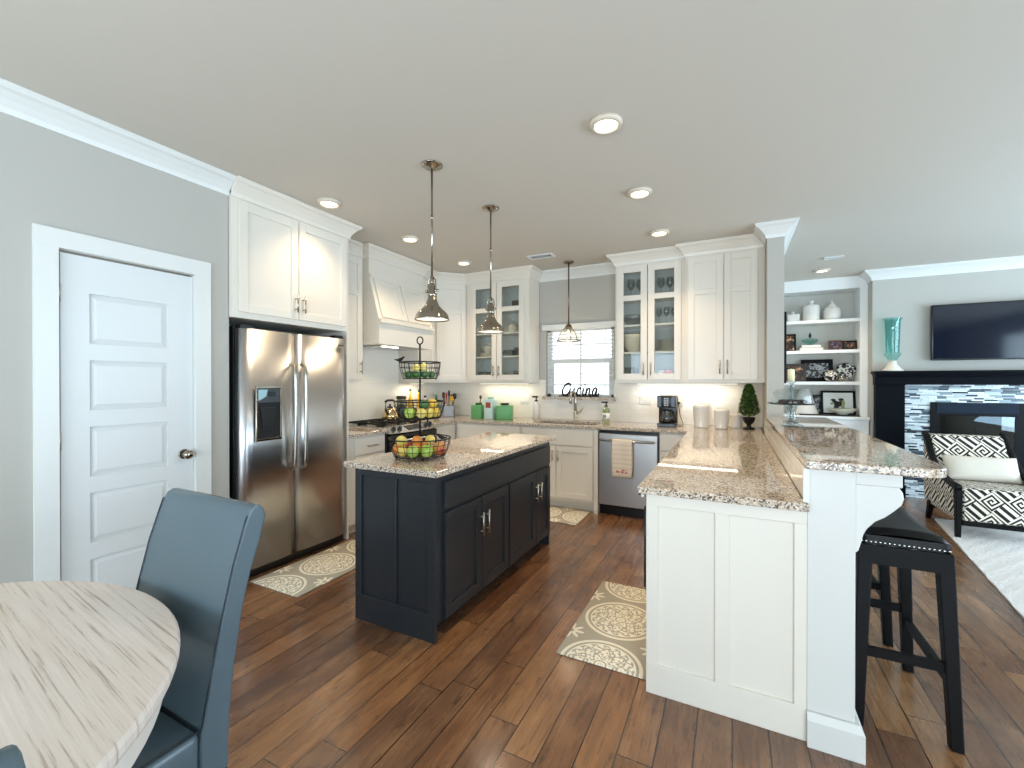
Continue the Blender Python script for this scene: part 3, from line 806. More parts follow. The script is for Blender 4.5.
dp = build('dispenser_bezel', MB(FL(-2.952)).box(Y0, Y1, 0, .012, .955, .972).box(Y0, Y0+.012, 0, .012, .972, 1.335).box(Y1-.012, Y1, 0, .012, .972, 1.335).box(Y0, Y1, 0, .014, 1.325, 1.345), CHROME, fd, bevel=.003)
build('dispenser_recess', MB(FL(-2.957)).box(Y0+.012, Y1-.012, 0, .010, .972, 1.325), M('matte_black_recess', '0a0b0d', .6), fd)
build('dispenser_control_panel', MB(FL(-2.948)).box(Y0+.014, Y1-.014, 0, .006, 1.225, 1.322), STEEL_DARK, fd, bevel=.001)
build('dispenser_display', MB(FL(-2.942)).box(Y0+.09, Y1-.05, 0, .0015, 1.268, 1.302), BLACKG, fd)
build('dispenser_sticker', MB(FL(-2.942)).prism([(Y0+.018, 1.318), (Y0+.085, 1.318), (Y0+.075, 1.27), (Y0+.03, 1.245), (Y0+.018, 1.24)], 'y', 0, .0012), M('pale_blue_sticker', '9fc4cf', .4), fd, label='pale blue film sticker')
build('dispenser_paddle', MB(FL(-2.947)).hexa([(Y0+.05, 0, 1.03), (Y1-.07, 0, 1.03), (Y1-.07, .006, 1.03), (Y0+.05, .006, 1.03)], [(Y0+.03, 0, 1.19), (Y1-.05, 0, 1.19), (Y1-.05, .010, 1.19), (Y0+.03, .010, 1.19)]), BLACKP, fd)
build('badge', MB(FL(-2.956)).box(2.60, 2.66, 0, .006, 1.672, 1.686), CHROME, rd)
build('kick_grille', MB().box(-3.05, -3.0, FY0, FY1, .012, .07), BLACKP, fr)
for q in (FY0+.01, FY1-.09): build('top_hinge_cover', MB().box(-3.06, -2.99, q, q+.08, 1.74, 1.765), BLACKP, fr)

# ---- stove
RY0, RY1 = 3.225, 3.982
rg = thing('stove', 'stainless slide-in gas range with black oven door below the hood', 'stove', (-3.3, 3.57, 0))
build('body', MB().box(-3.635, -3.0, RY0, RY1, .06, .866).box(-3.635, -3.09, RY0, RY1, .866, .895), M('black_enamel', '0c0e12', .2), rg)
build('cooktop', MB().box(-3.635, -3.075, RY0-.002, RY1+.002, .895, .922), STEEL, rg, bevel=.004)
n = 12; front = []
for i in range(n+1):
    u = i/n; front.append((-2.945+.035*math.sin(PI*u), RY0+.002+u*(RY1-RY0-.004)))
lo = [(x-.0, y, .868) for x, y in front]+[(-3.085, RY1-.002, .868), (-3.085, RY0+.002, .868)]
hi = [(x-.135, y, .930) for x, y in front]+[(-3.085, RY1-.002, .930), (-3.085, RY0+.002, .930)]
build('control_panel', MB().hexa(lo, hi), STEEL, rg)
nx, nz = .062, .135; nl = math.hypot(nx, nz); N = Vector((nx/nl, 0, nz/nl))
def onpanel(y, k=.5):
    u = (y-RY0)/(RY1-RY0); x = -2.945+.035*math.sin(PI*u)
    return Vector((x-.135*k, y, .868+.062*k))
for yy in (RY0+.09, RY0+.17, RY1-.17, RY1-.09):
    p = onpanel(yy); build('knob', MB().cyl(p-N*.002, p+N*.012, .026, .024, 16).cyl(p+N*.012, p+N*.035, .019, .016, 16), STEEL_DARK, rg)
p0, p1 = onpanel(3.49, .25), onpanel(3.72, .25); q0, q1 = onpanel(3.49, .82), onpanel(3.72, .82)
build('display', MB().hexa([p0-N*.002, p1-N*.002, q1-N*.002, q0-N*.002], [p0+N*.003, p1+N*.003, q1+N*.003, q0+N*.003]), BLACKG, rg)
od = build('oven_door', MB().box(-3.0, -2.962, RY0+.004, RY1-.004, .22, .852), BLACKG, rg, bevel=.004)
build('oven_window', MB().box(-2.9618, -2.960, RY0+.12, RY1-.12, .36, .66), BLACKG, od)
build('handle', MB().cyl((-2.915, RY0+.04, .79), (-2.915, RY1-.04, .79), .013).cyl((-2.962, RY0+.07, .79), (-2.915, RY0+.07, .79), .010, n=8).cyl((-2.962, RY1-.07, .79), (-2.915, RY1-.07, .79), .010, n=8), STEEL, od)
build('storage_drawer', MB().box(-3.0, -2.965, RY0+.004, RY1-.004, .07, .21), STEEL, rg, bevel=.004)
build('plinth', MB().box(-3.6, -3.06, RY0+.03, RY1-.03, 0, .06), BLACKP, rg)
for (a, bb) in ((RY0+.02, 3.47), (3.475, 3.73), (3.735, RY1-.02)):
    g = MB(); z = .958
    for yy in (a+.006, bb-.006): g.box(-3.59, -3.07, yy-.006, yy+.006, z-.012, z)
    for xx in (-3.585, -3.33, -3.076): g.box(xx-.006, xx+.006, a, bb, z-.012, z)
    for xx in (-3.46, -3.20):
        g.box(xx-.07, xx+.07, (a+bb)/2-.005, (a+bb)/2+.005, z-.010, z+.002); g.box(xx-.005, xx+.005, a, bb, z-.010, z+.002)
    for xx in (-3.585, -3.076):
        for yy in (a+.006, bb-.006): g.box(xx-.007, xx+.007, yy-.007, yy+.007, .921, z-.011)
    build('grate', g, BLACKM, rg)
for xx in (-3.46, -3.20):
    for yy in (3.355, 3.86): build('burner', MB().lathe([(0, 0), (.05, 0), (.048, .014), (.03, .016), (.03, .024), (0, .024)], (xx, yy, .9215), 20), BLACKM, rg)

STEELD = steel('brushed_dishwasher_steel', 'c4c2bf', .34, 'v')
# ---- dishwasher
dw = thing('dishwasher', 'stainless dishwasher with bar handle under the counter between white cabinets', 'dishwasher', (-.94, 4.7, 0))
build('tub', MB().box(-1.243, -.640, 4.46, 5.02, .10, .874), BLACKP, dw)
build('toe_kick', MB().box(-1.243, -.640, 4.49, 4.52, .004, .10), BLACKP, dw)
dd = build('door', MB().box(-1.232, -.652, 4.412, 4.459, .115, .845), STEELD, dw, bevel=.006, seg=2)
build('handle', MB().cyl((-1.21, 4.362, .782), (-.675, 4.362, .782), .013).cyl((-1.19, 4.362, .782), (-1.19, 4.412, .782), .011, n=8).cyl((-.695, 4.362, .782), (-.695, 4.412, .782), .011, n=8), STEEL, dd)
build('badge', MB().cyl((-.82, 4.411, .27), (-.82, 4.407, .27), .014, n=14), STEEL_DARK, dd)
# towel over its handle
def towel():
    t = NT('cream_striped_towel_cloth'); x, y, z = t.sep(t.coords())
    s = t.math('LESS_THAN', t.math('FRACT', t.math('MULTIPLY', z, 22)), .25)
    c = t.mix(t.math('MULTIPLY', s, .35), lin('e9dccb'), lin('c3ad97'))
    n = t.noise(t.scale(t.coords(), (60, 60, 60)), 1.0, 2)
    red = t.math('MULTIPLY', t.math('MULTIPLY', t.math('GREATER_THAN', z, .045), t.math('LESS_THAN', z, .085)), t.math('MULTIPLY', t.math('GREATER_THAN', n, .5), t.math('LESS_THAN', t.math('ABSOLUTE', x), .055)))
    return t.done(t.mix(red, c, lin('c96a5c')), .95, 0)
tw = MB(); tx0, tx1 = -1.078, -.882
prof = [(4.342, .42), (4.341, .5), (4.342, .6), (4.343, .7), (4.344, .775), (4.347, .792), (4.355, .7985), (4.362, .800), (4.370, .7985), (4.378, .792), (4.381, .775), (4.384, .7), (4.388, .6), (4.391, .47)]
def tf(u, v, off=0):
    k = v*(len(prof)-1); i = min(int(k), len(prof)-2); q = k-i
    y = prof[i][0]*(1-q)+prof[i+1][0]*q; z = prof[i][1]*(1-q)+prof[i+1][1]*q
    fold = .004*math.sin(u*9+v*2)*(1 if z < .76 else .15)
    w_ = (tx1-tx0)*(1-.03*(.8-z))
    return ((tx0+tx1)/2+(u-.5)*w_+(.006*math.sin(v*7) if z < .7 else 0)*(u-.5), y-(fold+.004 if v < .5 else -fold*.5), z)
tw.grid(tf, 16, 26)
tobj = single('dish_towel', tw, towel(), 'cream striped dish towel hanging over the dishwasher handle', 'towel')
sm = tobj.modifiers.new('thickness', 'SOLIDIFY'); sm.thickness = .003; sm.offset = 0

# ================================================================== ISLAND
isl = thing('island_cabinet', 'navy blue kitchen island cabinet with four shaker doors and wide top panels', 'cabinet', (-1.67, 2.63, 0))
IX0, IX1, IY0, IY1 = -1.955, -1.384, 1.840, 3.430
b = MB(); b.box(IX0+.02, IX1-.02, IY0+.02, IY1-.02, .10, .882); b.box(IX0+.02, IX1-.09, IY0+.02, IY1-.02, 0, .10)
build('box', b, NAVY, isl)
e = MB(FB(IY0+.02))
for a, bb in ((IX0, -1.908), (-1.686, -1.647), (-1.434, IX1)): e.box(a, bb, 0, .02, .148, .838)
e.box(IX0, IX1, 0, .02, 0, .148); e.box(IX0, IX1, 0, .02, .838, .882); e.box(IX0+.02, IX1-.02, 0, .008, .14, .85)
build('end_panel', e, NAVY, isl, bevel=.002)
build('end_panel', MB().box(IX0, IX1, IY1-.02, IY1, 0, .882), NAVY, isl, bevel=.002)
build('back_panel', MB().box(IX0, IX0+.02, IY0+.02, IY1-.02, 0, .882), NAVY, isl)
build('face_frame', MB().box(IX1-.022, IX1-.002, IY0+.02, IY1-.02, .10, .882), NAVY, isl)
F = FL(IX1-.002)
build('top_panel', MB(F).box(1.912, 3.400, .001, .020, .690, .838), NAVY, isl, bevel=.0025)
for a, bb, s in ((1.912, 2.285, 'r'), (2.293, 2.642, 'l'), (2.668, 3.108, 'r'), (3.116, 3.400, 'l')):
    dd = build('door', shaker(MB(F), a, bb, .105, .668, .001), NAVY, isl, bevel=.0015)
    u = a+.030 if s == 'l' else bb-.030
    bar_pull('handle', F, u, .02, .445, .588, dd, r=.0065)
slab('island_countertop', [R_(-1.995, -1.335, 1.790, 3.465)], Z0, Z1, 'polished granite countertop on the navy kitchen island')

# ================================================================== LIGHTS
def lamp(name, kind, loc, power, color, **k):
    d = bpy.data.lights.new(name, kind); d.energy = power; d.color = color
    for a, v in k.items(): setattr(d, a, v)
    o = bpy.data.objects.new(name, d); COL.objects.link(o); o.location = loc; return o
WARM = (1.0, .75, .48)
dl_lab = {(-.60, 2.28): 'recessed ceiling downlight nearest the viewer, above the aisle by the peninsula', (-.60, 3.215): 'middle recessed downlight of the row above the aisle by the peninsula',
          (-.60, 4.155): 'recessed ceiling downlight in front of the right glass-door cabinet', (-2.74, 2.33): 'recessed ceiling downlight in front of the cabinet over the refrigerator',
          (-2.74, 3.26): 'recessed ceiling downlight in front of the range hood', (-2.74, 4.19): 'recessed ceiling downlight in front of the corner cabinet', (.966, 6.45): 'recessed ceiling downlight in the living room before the bookcase'}
first = None
for (x, y), lab in dl_lab.items():
    if first is None:
        first = thing('recessed_downlight', lab, 'ceiling light', (x, y, CZ-.03), group='recessed ceiling downlights')
        build('trim_ring', MB().lathe([(.060, .0285), (.060, .012), (.066, .006), (.084, .014), (.087, .0295), (.060, .0295)], (x, y, CZ-.03), 28), M('downlight_trim', 'd3c7b4', .5), first)
        build('lens', MB().lathe([(0, .016), (.050, .017), (.0595, .022), (.0595, .026), (0, .026)], (x, y, CZ-.03), 24), WARM_EMIT, first)
    else: dup(first, (x, y, CZ-.03), lab)
    lamp('downlight_beam', 'SPOT', (x, y, CZ-.05), (36 if x < -2 else 52) if x < .5 else 55, WARM, spot_size=math.radians(118), spot_blend=1.0, shadow_soft_size=.05)

def pendant(x, y, lab):
    p = thing('pendant_lamp', lab, 'pendant light', (x, y, 1.765), group='polished nickel pendants over the island')
    build('canopy', MB().lathe([(0, -.028), (.015, -.028), (.02, -.022), (.045, -.018), (.066, -.006), (.068, -.0005), (0, -.0005)], (x, y, CZ), 26), CHROME, p)
    build('rod', MB().cyl((x, y, 2.03), (x, y, CZ-.02), .0065, n=10).cyl((x, y, 2.395), (x, y, 2.425), .009, n=10), CHROME, p)
    PM = Matrix.Translation((x, y, -.020)) @ Matrix.Diagonal((.9, .9, 1, 1)) @ Matrix.Translation((-x, -y, 0))
    b = MB(PM); b.lathe([(0, 2.012), (.013, 2.012), (.015, 2.02), (.012, 2.035), (.012, 2.06), (0, 2.06)], (x, y, 0), 14)
    for s in (-1, 1): b.tube([(x+s*.008, y, 2.05), (x+s*.030, y, 2.035), (x+s*.034, y, 2.00), (x+s*.034, y, 1.955), (x+s*.024, y, 1.94)], .005, 8)
    b.cyl((x-.042, y, 1.965), (x+.042, y, 1.965), .006, n=8); b.ball((x+.048, y, 1.965), .010, 10, 6); b.ball((x-.048, y, 1.965), .010, 10, 6)
    build('yoke', b, CHROME, p)
    build('socket_cap', MB(PM).lathe([(0, 2.012), (.020, 2.010), (.024, 2.0), (.024, 1.985), (.029, 1.98), (.029, 1.955), (.034, 1.95), (.034, 1.932), (.030, 1.928), (0, 1.928)], (x, y, 0), 22), CHROME, p)
    sh = [(.030, 1.930), (.034, 1.915), (.040, 1.895), (.052, 1.872), (.074, 1.850), (.096, 1.834), (.110, 1.818), (.116, 1.803), (.117, 1.792), (.121, 1.789), (.121, 1.783), (.115, 1.783)]
    build('shade', MB(PM).lathe(sh+[(.112, 1.792), (.110, 1.803), (.104, 1.816), (.090, 1.830), (.070, 1.845), (.048, 1.866), (.036, 1.89), (.027, 1.92), (.027, 1.930), (.030, 1.930)], (x, y, 0), 36), CHROME, p)
    build('diffuser', MB(PM).lathe([(0, 1.790), (.1135, 1.790), (.1135, 1.793), (0, 1.793)], (x, y, 0), 30), LINER, p)
    lamp('pendant_bulb', 'SPOT', (x, y, 1.755), 9, (1, .86, .66), spot_size=math.radians(150), spot_blend=.6, shadow_soft_size=.09)
pendant(-1.696, 2.227, 'polished nickel bell pendant above the near end of the island')
pendant(-1.700, 2.982, 'polished nickel bell pendant above the far end of the island')
px, py = -1.670, 4.72
sp = thing('pendant_lamp', 'glass bell pendant with bronze straps hanging before the sink window', 'pendant light', (px, py, 1.83))
BRONZE = M('brushed_bronze', '86745e', .3, 1.0)
build('canopy', MB().lathe([(0, -.025), (.03, -.025), (.055, -.014), (.06, -.0005), (0, -.0005)], (px, py, CZ), 24), BRONZE, sp)
build('rod', MB().cyl((px, py, 2.02), (px, py, CZ-.02), .008, n=10), BRONZE, sp)
build('socket_cap', MB().lathe([(0, 2.035), (.02, 2.03), (.035, 2.01), (.042, 1.985), (.038, 1.978), (0, 1.978)], (px, py, 0), 20), BRONZE, sp)
bell = [(.040, 1.985), (.062, 1.972), (.088, 1.945), (.108, 1.905), (.124, 1.865), (.136, 1.845)]
build('glass_bell', MB().lathe(bell+[(r-.004, z-.002) for r, z in bell[::-1]], (px, py, 0), 30), pane('frosted_bell_glass', 'fdfbf6', .07, .1), sp)
build('rim_band', MB().tube([(px+.137*math.cos(2*PI*i/36), py+.137*math.sin(2*PI*i/36), 1.843) for i in range(36)], .006, 8, closed=True), BRONZE, sp)
for a in (PI, PI/3, -PI/3): build('strap', MB().tube([(px+(r+.004)*math.cos(a), py+(r+.004)*math.sin(a), z) for r, z in bell], .0055, 6), BRONZE, sp)
build('bulb', MB().ball((px, py, 1.93), .026, 14, 9, sz=1.3), LINER, sp)
lamp('sink_pendant_bulb', 'POINT', (px, py, 1.87), 3, (1, .86, .66), shadow_soft_size=.03)

# under-cabinet light bars
for nm, loc, sx, rz, lab, pw in (('under_cabinet_light', (-2.60, 4.90, 1.357), .70, 0, 'slim light bar under the left glass-door cabinet', 1.9), ('under_cabinet_light', (-.45, 4.90, 1.357), 1.0, 0, 'slim light bar under the cabinets right of the window', 2.6),
                             ('under_cabinet_light', (-3.50, 4.28, 1.357), .24, PI/2, 'slim light bar under the narrow cabinet right of the hood', 1.8)):
    Mx = Matrix.Translation(loc) @ Matrix.Rotation(rz, 4, 'Z')
    t = thing(nm, lab, 'light', loc, rz, group='under-cabinet light bars', local=True)
    build('housing', MB().box(-sx/2, sx/2, -.02, .02, -.006, .0075), TRIMW, t)
    build('lens', MB().box(-sx/2+.01, sx/2-.01, -.014, .014, -.0075, -.0062), emit('under_cabinet_glow', 'ffedd0', 5), t)
    area_light('under_cabinet_beam', (loc[0], loc[1], loc[2]-.012), (0, 0, rz), sx-.02, .03, pw, (1, .86, .66))
lamp('hood_bulb', 'SPOT', (-3.23, 3.52, 1.73), 12, (1, .85, .62), spot_size=math.radians(130), spot_blend=.7, shadow_soft_size=.03)

# ceiling vents
def vent(x, y, lab, rz, k=1.0):
    v = thing('ceiling_vent', lab, 'vent', (x, y, CZ-.012), rz, local=True); v.scale = (k, k, 1)
    b = MB(); b.box(-.18, .18, -.085, -.06, 0, .0115); b.box(-.18, .18, .06, .085, 0, .0115); b.box(-.18, -.15, -.06, .06, 0, .0115); b.box(.15, .18, -.06, .06, 0, .0115)
    build('frame', b, TRIMW, v, bevel=.002)
    b = MB()
    for i in range(5):
        q = -.055+i*.025; b.hexa([(-.15, q, .002), (.15, q, .002), (.15, q+.002, .002), (-.15, q+.002, .002)], [(-.15, q+.008, .0105), (.15, q+.008, .0105), (.15, q+.010, .0105), (-.15, q+.010, .0105)])
    build('louver_blades', b, TRIMW, v)
    build('duct_opening', MB().box(-.15, .15, -.06, .06, .0108, .0116), BLACKP, v)
vent(-1.86, 4.36, 'white ceiling vent in the kitchen before the sink wall', 0, .8)
vent(.98, 5.85, 'white ceiling vent in the living room near the bookcase', 0, .5)

# ================================================================== THINGS ON THE COUNTERS
CT = .9145
# kettle on the rear burner
kx, ky, kz = -3.46, 3.77, .9605
kt = thing('kettle', 'brass coloured kettle with black handle on the stove grate', 'kettle', (kx, ky, kz))
BRASS = M('warm_brass', 'd8bd90', .16, 1.0)
build('body', MB().lathe([(0, 0), (.085, 0), (.092, .012), (.088, .04), (.072, .08), (.050, .108), (.034, .122), (0, .126)], (kx, ky, kz), 28), BRASS, kt)
build('lid', MB().lathe([(0, .122), (.034, .122), (.028, .134), (.010, .14), (.010, .150), (.014, .158), (0, .164)], (kx, ky, kz), 18), BLACKP, kt)
build('spout', MB().tube([(kx+.03, ky-.065, kz+.055), (kx+.045, ky-.105, kz+.085), (kx+.055, ky-.13, kz+.12)], [.020, .014, .011], 10), BLACKP, kt)
for q in (-1, 1): build('handle_arm', MB().tube([(kx, ky+q*.06, kz+.10), (kx, ky+q*.075, kz+.15), (kx, ky+q*.06, kz+.195)], .006, 8), CHROME, kt)
build('grip', MB().tube([(kx, ky-.075, kz+.190), (kx, ky-.04, kz+.205), (kx, ky+.04, kz+.205), (kx, ky+.075, kz+.190)], .013, 10), BLACKP, kt)

# utensil crock
ux, uy = -3.37, 4.79
uc = thing('utensil_box', 'square galvanised utensil box in the counter corner beside the green tins', 'utensil holder', (ux, uy, CT))
b = MB(Matrix.Translation((ux, uy, 0)) @ Matrix.Rotation(.5, 4, 'Z'))
h = .072; b.box(-h, h, -h, -h+.006, CT, CT+.145); b.box(-h, h, h-.006, h, CT, CT+.145); b.box(-h, -h+.006, -h, h, CT, CT+.145); b.box(h-.006, h, -h, h, CT, CT+.145); b.box(-h, h, -h, h, CT, CT+.006)
build('box', b, M('galvanised_metal', '8e9092', .45, .7, var=.25, vscale=30), uc)
kinds = [('spoon', BLACKP), ('ladle', BLACKP), ('spatula', BLACKP), ('whisk', STEEL), ('spoon', BROWNW), ('spatula', M('red_silicone', 'b5392a', .4)), ('spoon', M('yellow_silicone', 'd8a422', .4))]
ulab = ['black serving spoon standing upright in the utensil box', 'black ladle standing in the utensil box', 'black slotted spatula standing in the utensil box', 'steel whisk standing in the utensil box', 'wooden spoon standing in the utensil box', 'red spatula leaning out of the utensil box', 'yellow spoon leaning out of the utensil box']
for i, ((nm, mt), lb) in enumerate(zip(kinds, ulab)):
    a = i*2*PI/len(kinds)+.4; bx, by = ux+.030*math.cos(a), uy+.030*math.sin(a); tx, ty = ux+.075*math.cos(a), uy+.075*math.sin(a); tz = CT+.24+.018*(i % 3)-(.03 if i > 4 else 0)
    bz = CT+.008
    m = MB(); m.tube([(bx, by, bz), (tx, ty, tz)], [.005, .006], 8)
    hd_ = Matrix.Translation((tx, ty, tz+.02)) @ Matrix.Rotation(.6+i, 4, 'Z'); m.M = hd_
    if nm == 'whisk':
        for q in range(4):
            ca, sa = math.cos(q*PI/4), math.sin(q*PI/4); m.tube([(0, 0, -.02), (.022*ca, .022*sa, .02), (.016*ca, .016*sa, .05), (-.016*ca, -.016*sa, .05), (-.022*ca, -.022*sa, .02), (0, 0, -.02)], .0014, 5)
    elif nm == 'spatula': m.rbox(-.030, .030, -.003, .003, -.03, .05, .0028, 1)
    elif nm == 'ladle': m.lathe([(0, -.03), (.022, -.025), (.036, -.006), (.038, .012), (.035, .010), (.030, -.006), (0, -.024)], (0, 0, 0), 16)
    else: m.ball((0, 0, .008), .028, 14, 8, 1, .32, 1.45)
    single(nm, m, mt, lb, 'utensil', 'cooking utensils in the corner box')

# oil bottles and jars behind the fruit stand
def bottle(x, y, h, r, mt, cap, lab, z=CT):
    t = thing('bottle', lab, 'bottle', (x, y, z), group='oil bottles beside the stove')
    build('body', MB().lathe([(0, 0), (r, 0), (r, h*.55), (r*.9, h*.62), (r*.42, h*.74), (r*.36, h*.93), (0, h*.93)], (x, y, z), 18), mt, t)
    build('cap', MB().lathe([(r*.45, h*.92), (r*.45, h), (0, h), ], (x, y, z), 12).lathe([(0, h*.92), (r*.45, h*.92)], (x, y, z), 12), cap, t)
OIL = M('golden_oil', 'c9a21f', .15); 
bottle(-3.57, 4.25, .375, .034, OIL, BLACKP, 'tallest golden oil bottle on the counter right of the stove')
bottle(-3.54, 4.38, .36, .032, OIL, BLACKP, 'shorter golden oil bottle nearer the counter corner')
bottle(-3.585, 4.56, .28, .035, M('pale_label_bottle', 'd9dccf', .3), BLACKP, 'white squat bottle with black cap near the counter corner')
bottle(-3.54, 4.74, .31, .034, pane('pale_aqua_bottle_glass', 'a8d2d0', .12), M('aqua_cap', '9cc7c6', .3), 'pale aqua bottle in the corner behind the utensil box')
tp = thing('storage_jar', 'glass storage jar with wide black lid on the counter right of the stove', 'jar', (-3.53, 4.04, CT))
build('body', MB().lathe([(0, 0), (.056, 0), (.058, .01), (.058, .24), (.05, .255), (.046, .255), (.053, .238), (.053, .012), (0, .01)], (-3.53, 4.04, CT), 26), pane('jar_glass', 'dfe4e0', .06), tp)
build('contents', MB().lathe([(0, .012), (.0525, .012), (.0525, .19), (0, .20)], (-3.53, 4.04, CT), 22), M('coffee_beans', '3a2416', .7, var=.4, vscale=120), tp)
build('lid', MB().lathe([(0, .256), (.060, .256), (.060, .285), (.054, .292), (0, .292)], (-3.53, 4.04, CT), 26), BLACKP, tp)

# tins
def tin(x0, x1, y0, y1, h, mt, lidm, lab, lidk=.55, rot=0.0):
    cx, cy = (x0+x1)/2, (y0+y1)/2
    t = thing('canister_tin', lab, 'canister', (cx, cy, CT))
    R = Matrix.Translation((cx, cy, CT)) @ Matrix.Rotation(rot, 4, 'Z'); a, b_ = (x1-x0)/2, (y1-y0)/2
    build('body', MB(R).rbox(-a, a, -b_, b_, 0, h, .006, 2), mt, t)
    build('lid', MB(R).lathe([(0, h), (a*lidk, h), (a*lidk, h+.022), (a*lidk*.9, h+.028), (0, h+.028)], (0, 0, 0), 24), lidm, t)
    return t, R, a, b_, h
tin(-2.945, -2.80, 4.66, 4.805, .168, GREENT, M('dark_green_lid', '1f5a2a', .4), 'green square canister tin left of the pale mint tin', .6)
t, R, a, b_, h = tin(-2.755, -2.632, 4.66, 4.783, .245, MINT, M('pale_teal_lid', '9cc6c0', .3), 'tall pale mint tin with a small red label', .62)
build('label', MB(R).box(-.034, .034, -b_-.0012, -b_+.0002, h*.57, h*.84), M('dark_red_label', '8c2a1c', .5), t, label='square dark red label')
build('label_border', MB(R).box(-.026, .026, -b_-.0016, -b_-.001, h*.61, h*.80), M('brick_red_label', 'a8452f', .5), t)
tin(-2.605, -2.415, 4.66, 4.85, .172, GREENT, BLACKP, 'green square canister tin right of the pale mint tin', .55, .35)
single('wooden_spoon', MB().tube([(-2.93, 4.845, CT), (-2.925, 4.86, CT+.24)], [.005, .006], 8).ball((-2.924, 4.862, CT+.26), .02, 12, 8, 1, .3, 1.3), BROWNW, 'wooden spoon standing behind the left green tin', 'utensil')

# sockets and switches on the tile
def plate(x, z, w_, h_, n, kind, lab, y=5.0308):
    t = thing('wall_outlet' if kind == 'o' else 'light_switch', lab, 'outlet' if kind == 'o' else 'switch', (x, y, z))
    build('plate', MB().rbox(x-w_/2, x+w_/2, y-.006, y-.0002, z-h_/2, z+h_/2, .0025, 2), TRIMW, t)
    for i in range(n):
        xx = x-w_/2+w_*(i+.5)/n
        if kind == 's': build('rocker', MB().box(xx-.014, xx+.014, y-.0085, y-.0055, z-.032, z+.032), CERAM, t, bevel=.001)
        else:
            for s in (-1, 1):
                build('socket', MB().cyl((xx, y-.0055, z+s*.02), (xx, y-.0075, z+s*.02), .016, n=16), CERAM, t)
                m = MB()
                for q in (-.005, .005): m.box(xx+q-.001, xx+q+.001, y-.0078, y-.007, z+s*.02-.004, z+s*.02+.006)
                build('socket_slot', m, BLACKP, t)
plate(-2.37, 1.15, .125, .125, 2, 's', 'double light switch on the tile right of the green tins')
plate(-.88, 1.165, .125, .095, 2, 'o', 'white outlet plate on the tile left of the coffee maker')
plate(-.52, 1.165, .075, .12, 1, 'o', 'white outlet on the tile right of the coffee maker')

# soap bottles
def soap(x, y, h, r, mt, lab, label_m=None):
    t = thing('soap_bottle', lab, 'soap dispenser', (x, y, CT))
    build('body', MB().lathe([(0, 0), (r, 0), (r, h*.64), (r*.85, h*.70), (r*.35, h*.74), (r*.35, h*.78), (0, h*.78)], (x, y, CT), 20), mt, t)
    p = MB(); p.cyl((x, y, CT+h*.77), (x, y, CT+h*.83), r*.5, n=14); p.cyl((x, y, CT+h*.83), (x, y, CT+h*.94), r*.18, n=8); p.rbox(x-r*1.3, x+r*.5, y-r*.34, y+r*.34, CT+h*.93, CT+h, .003, 1)
    build('pump', p, BLACKP, t)
    if label_m:
        for k_, (a, bb, mm) in enumerate(label_m):
            build('label_band', MB().lathe([(r+.0006, h*a), (r+.0012, h*a), (r+.0012, h*bb), (r+.0006, h*bb)], (x, y, CT), 20), mm, t)
        build('label_mark', MB().box(x-r*.55, x-r*.38, y-r-.0022, y-r*.78, CT+h*.28, CT+h*.42).box(x-r*.2, x+r*.05, y-r-.0022, y-r*.9, CT+h*.28, CT+h*.42).box(x-.02*r, x+.22*r, y-r-.0022, y-r*.9, CT+h*.31, CT+h*.39), M('grey_label_print', '555c58', .5), t)
soap(-1.232, 4.70, .245, .038, pane('soap_bottle_plastic', 'e6ecd6', .12), 'clear green-labelled soap bottle with black pump left of the dishwasher', [(.16, .19, M('pale_green_band', '9fb584', .5)), (.22, .50, PAPERW), (.52, .58, M('olive_green_band', '7f9440', .5))])
soap(-2.165, 4.93, .285, .040, CERAM, 'white ceramic soap bottle with black pump beside the left end of the sink')

# coffee maker
cm = thing('coffee_maker', 'black and steel drip coffee maker on the counter left of the canisters', 'coffee maker', (-.60, 4.80, CT))
x0, x1, y0, y1 = -.695, -.515, 4.66, 4.88
build('base', MB().rbox(x0, x1, y0, y1, CT, CT+.035, .008, 2), BLACKP, cm)
build('tower', MB().rbox(x0, x1, y0+.12, y1, CT+.03, CT+.30, .008, 2), BLACKP, cm)
build('brew_head', MB().rbox(x0, x1, y0+.005, y1, CT+.195, CT+.318, .010, 2), BLACKP, cm)
build('steel_trim', MB().box(x0+.008, x0+.040, y0+.002, y0+.006, CT+.205, CT+.308).box(x1-.040, x1-.008, y0+.002, y0+.006, CT+.205, CT+.308), STEEL_DARK, cm)
build('base_trim', MB().box(x0+.004, x1-.004, y0-.002, y0+.003, CT+.006, CT+.028), STEEL_DARK, cm)
bt = MB()
for i in range(2):
    for j in range(4): bt.box(-.627+i*.024, -.609+i*.024, y0+.0015, y0+.0055, CT+.214+j*.022, CT+.228+j*.022)
build('button_pad', bt, M('light_grey_buttons', 'a9b3b8', .4), cm)
ccx, ccy = -.605, y0+.068
build('carafe', MB().lathe([(0, .037), (.052, .037), (.064, .06), (.066, .09), (.056, .125), (.044, .15), (.046, .16)], (ccx, ccy, CT), 24), pane('carafe_glass', '777777', .14), cm)
build('carafe_handle', MB().tube([(ccx+.05, ccy-.03, CT+.15), (ccx+.075, ccy-.055, CT+.145), (ccx+.08, ccy-.06, CT+.09), (ccx+.055, ccy-.04, CT+.06)], .008, 8), BLACKP, cm)
build('carafe_lid', MB().lathe([(0, .158), (.048, .158), (.048, .17), (0, .176)], (ccx, ccy, CT), 20), BLACKP, cm)
cd = MB(); cd.rbox(-.532, -.508, 4.985, 5.022, 1.132, 1.158, .005, 1)
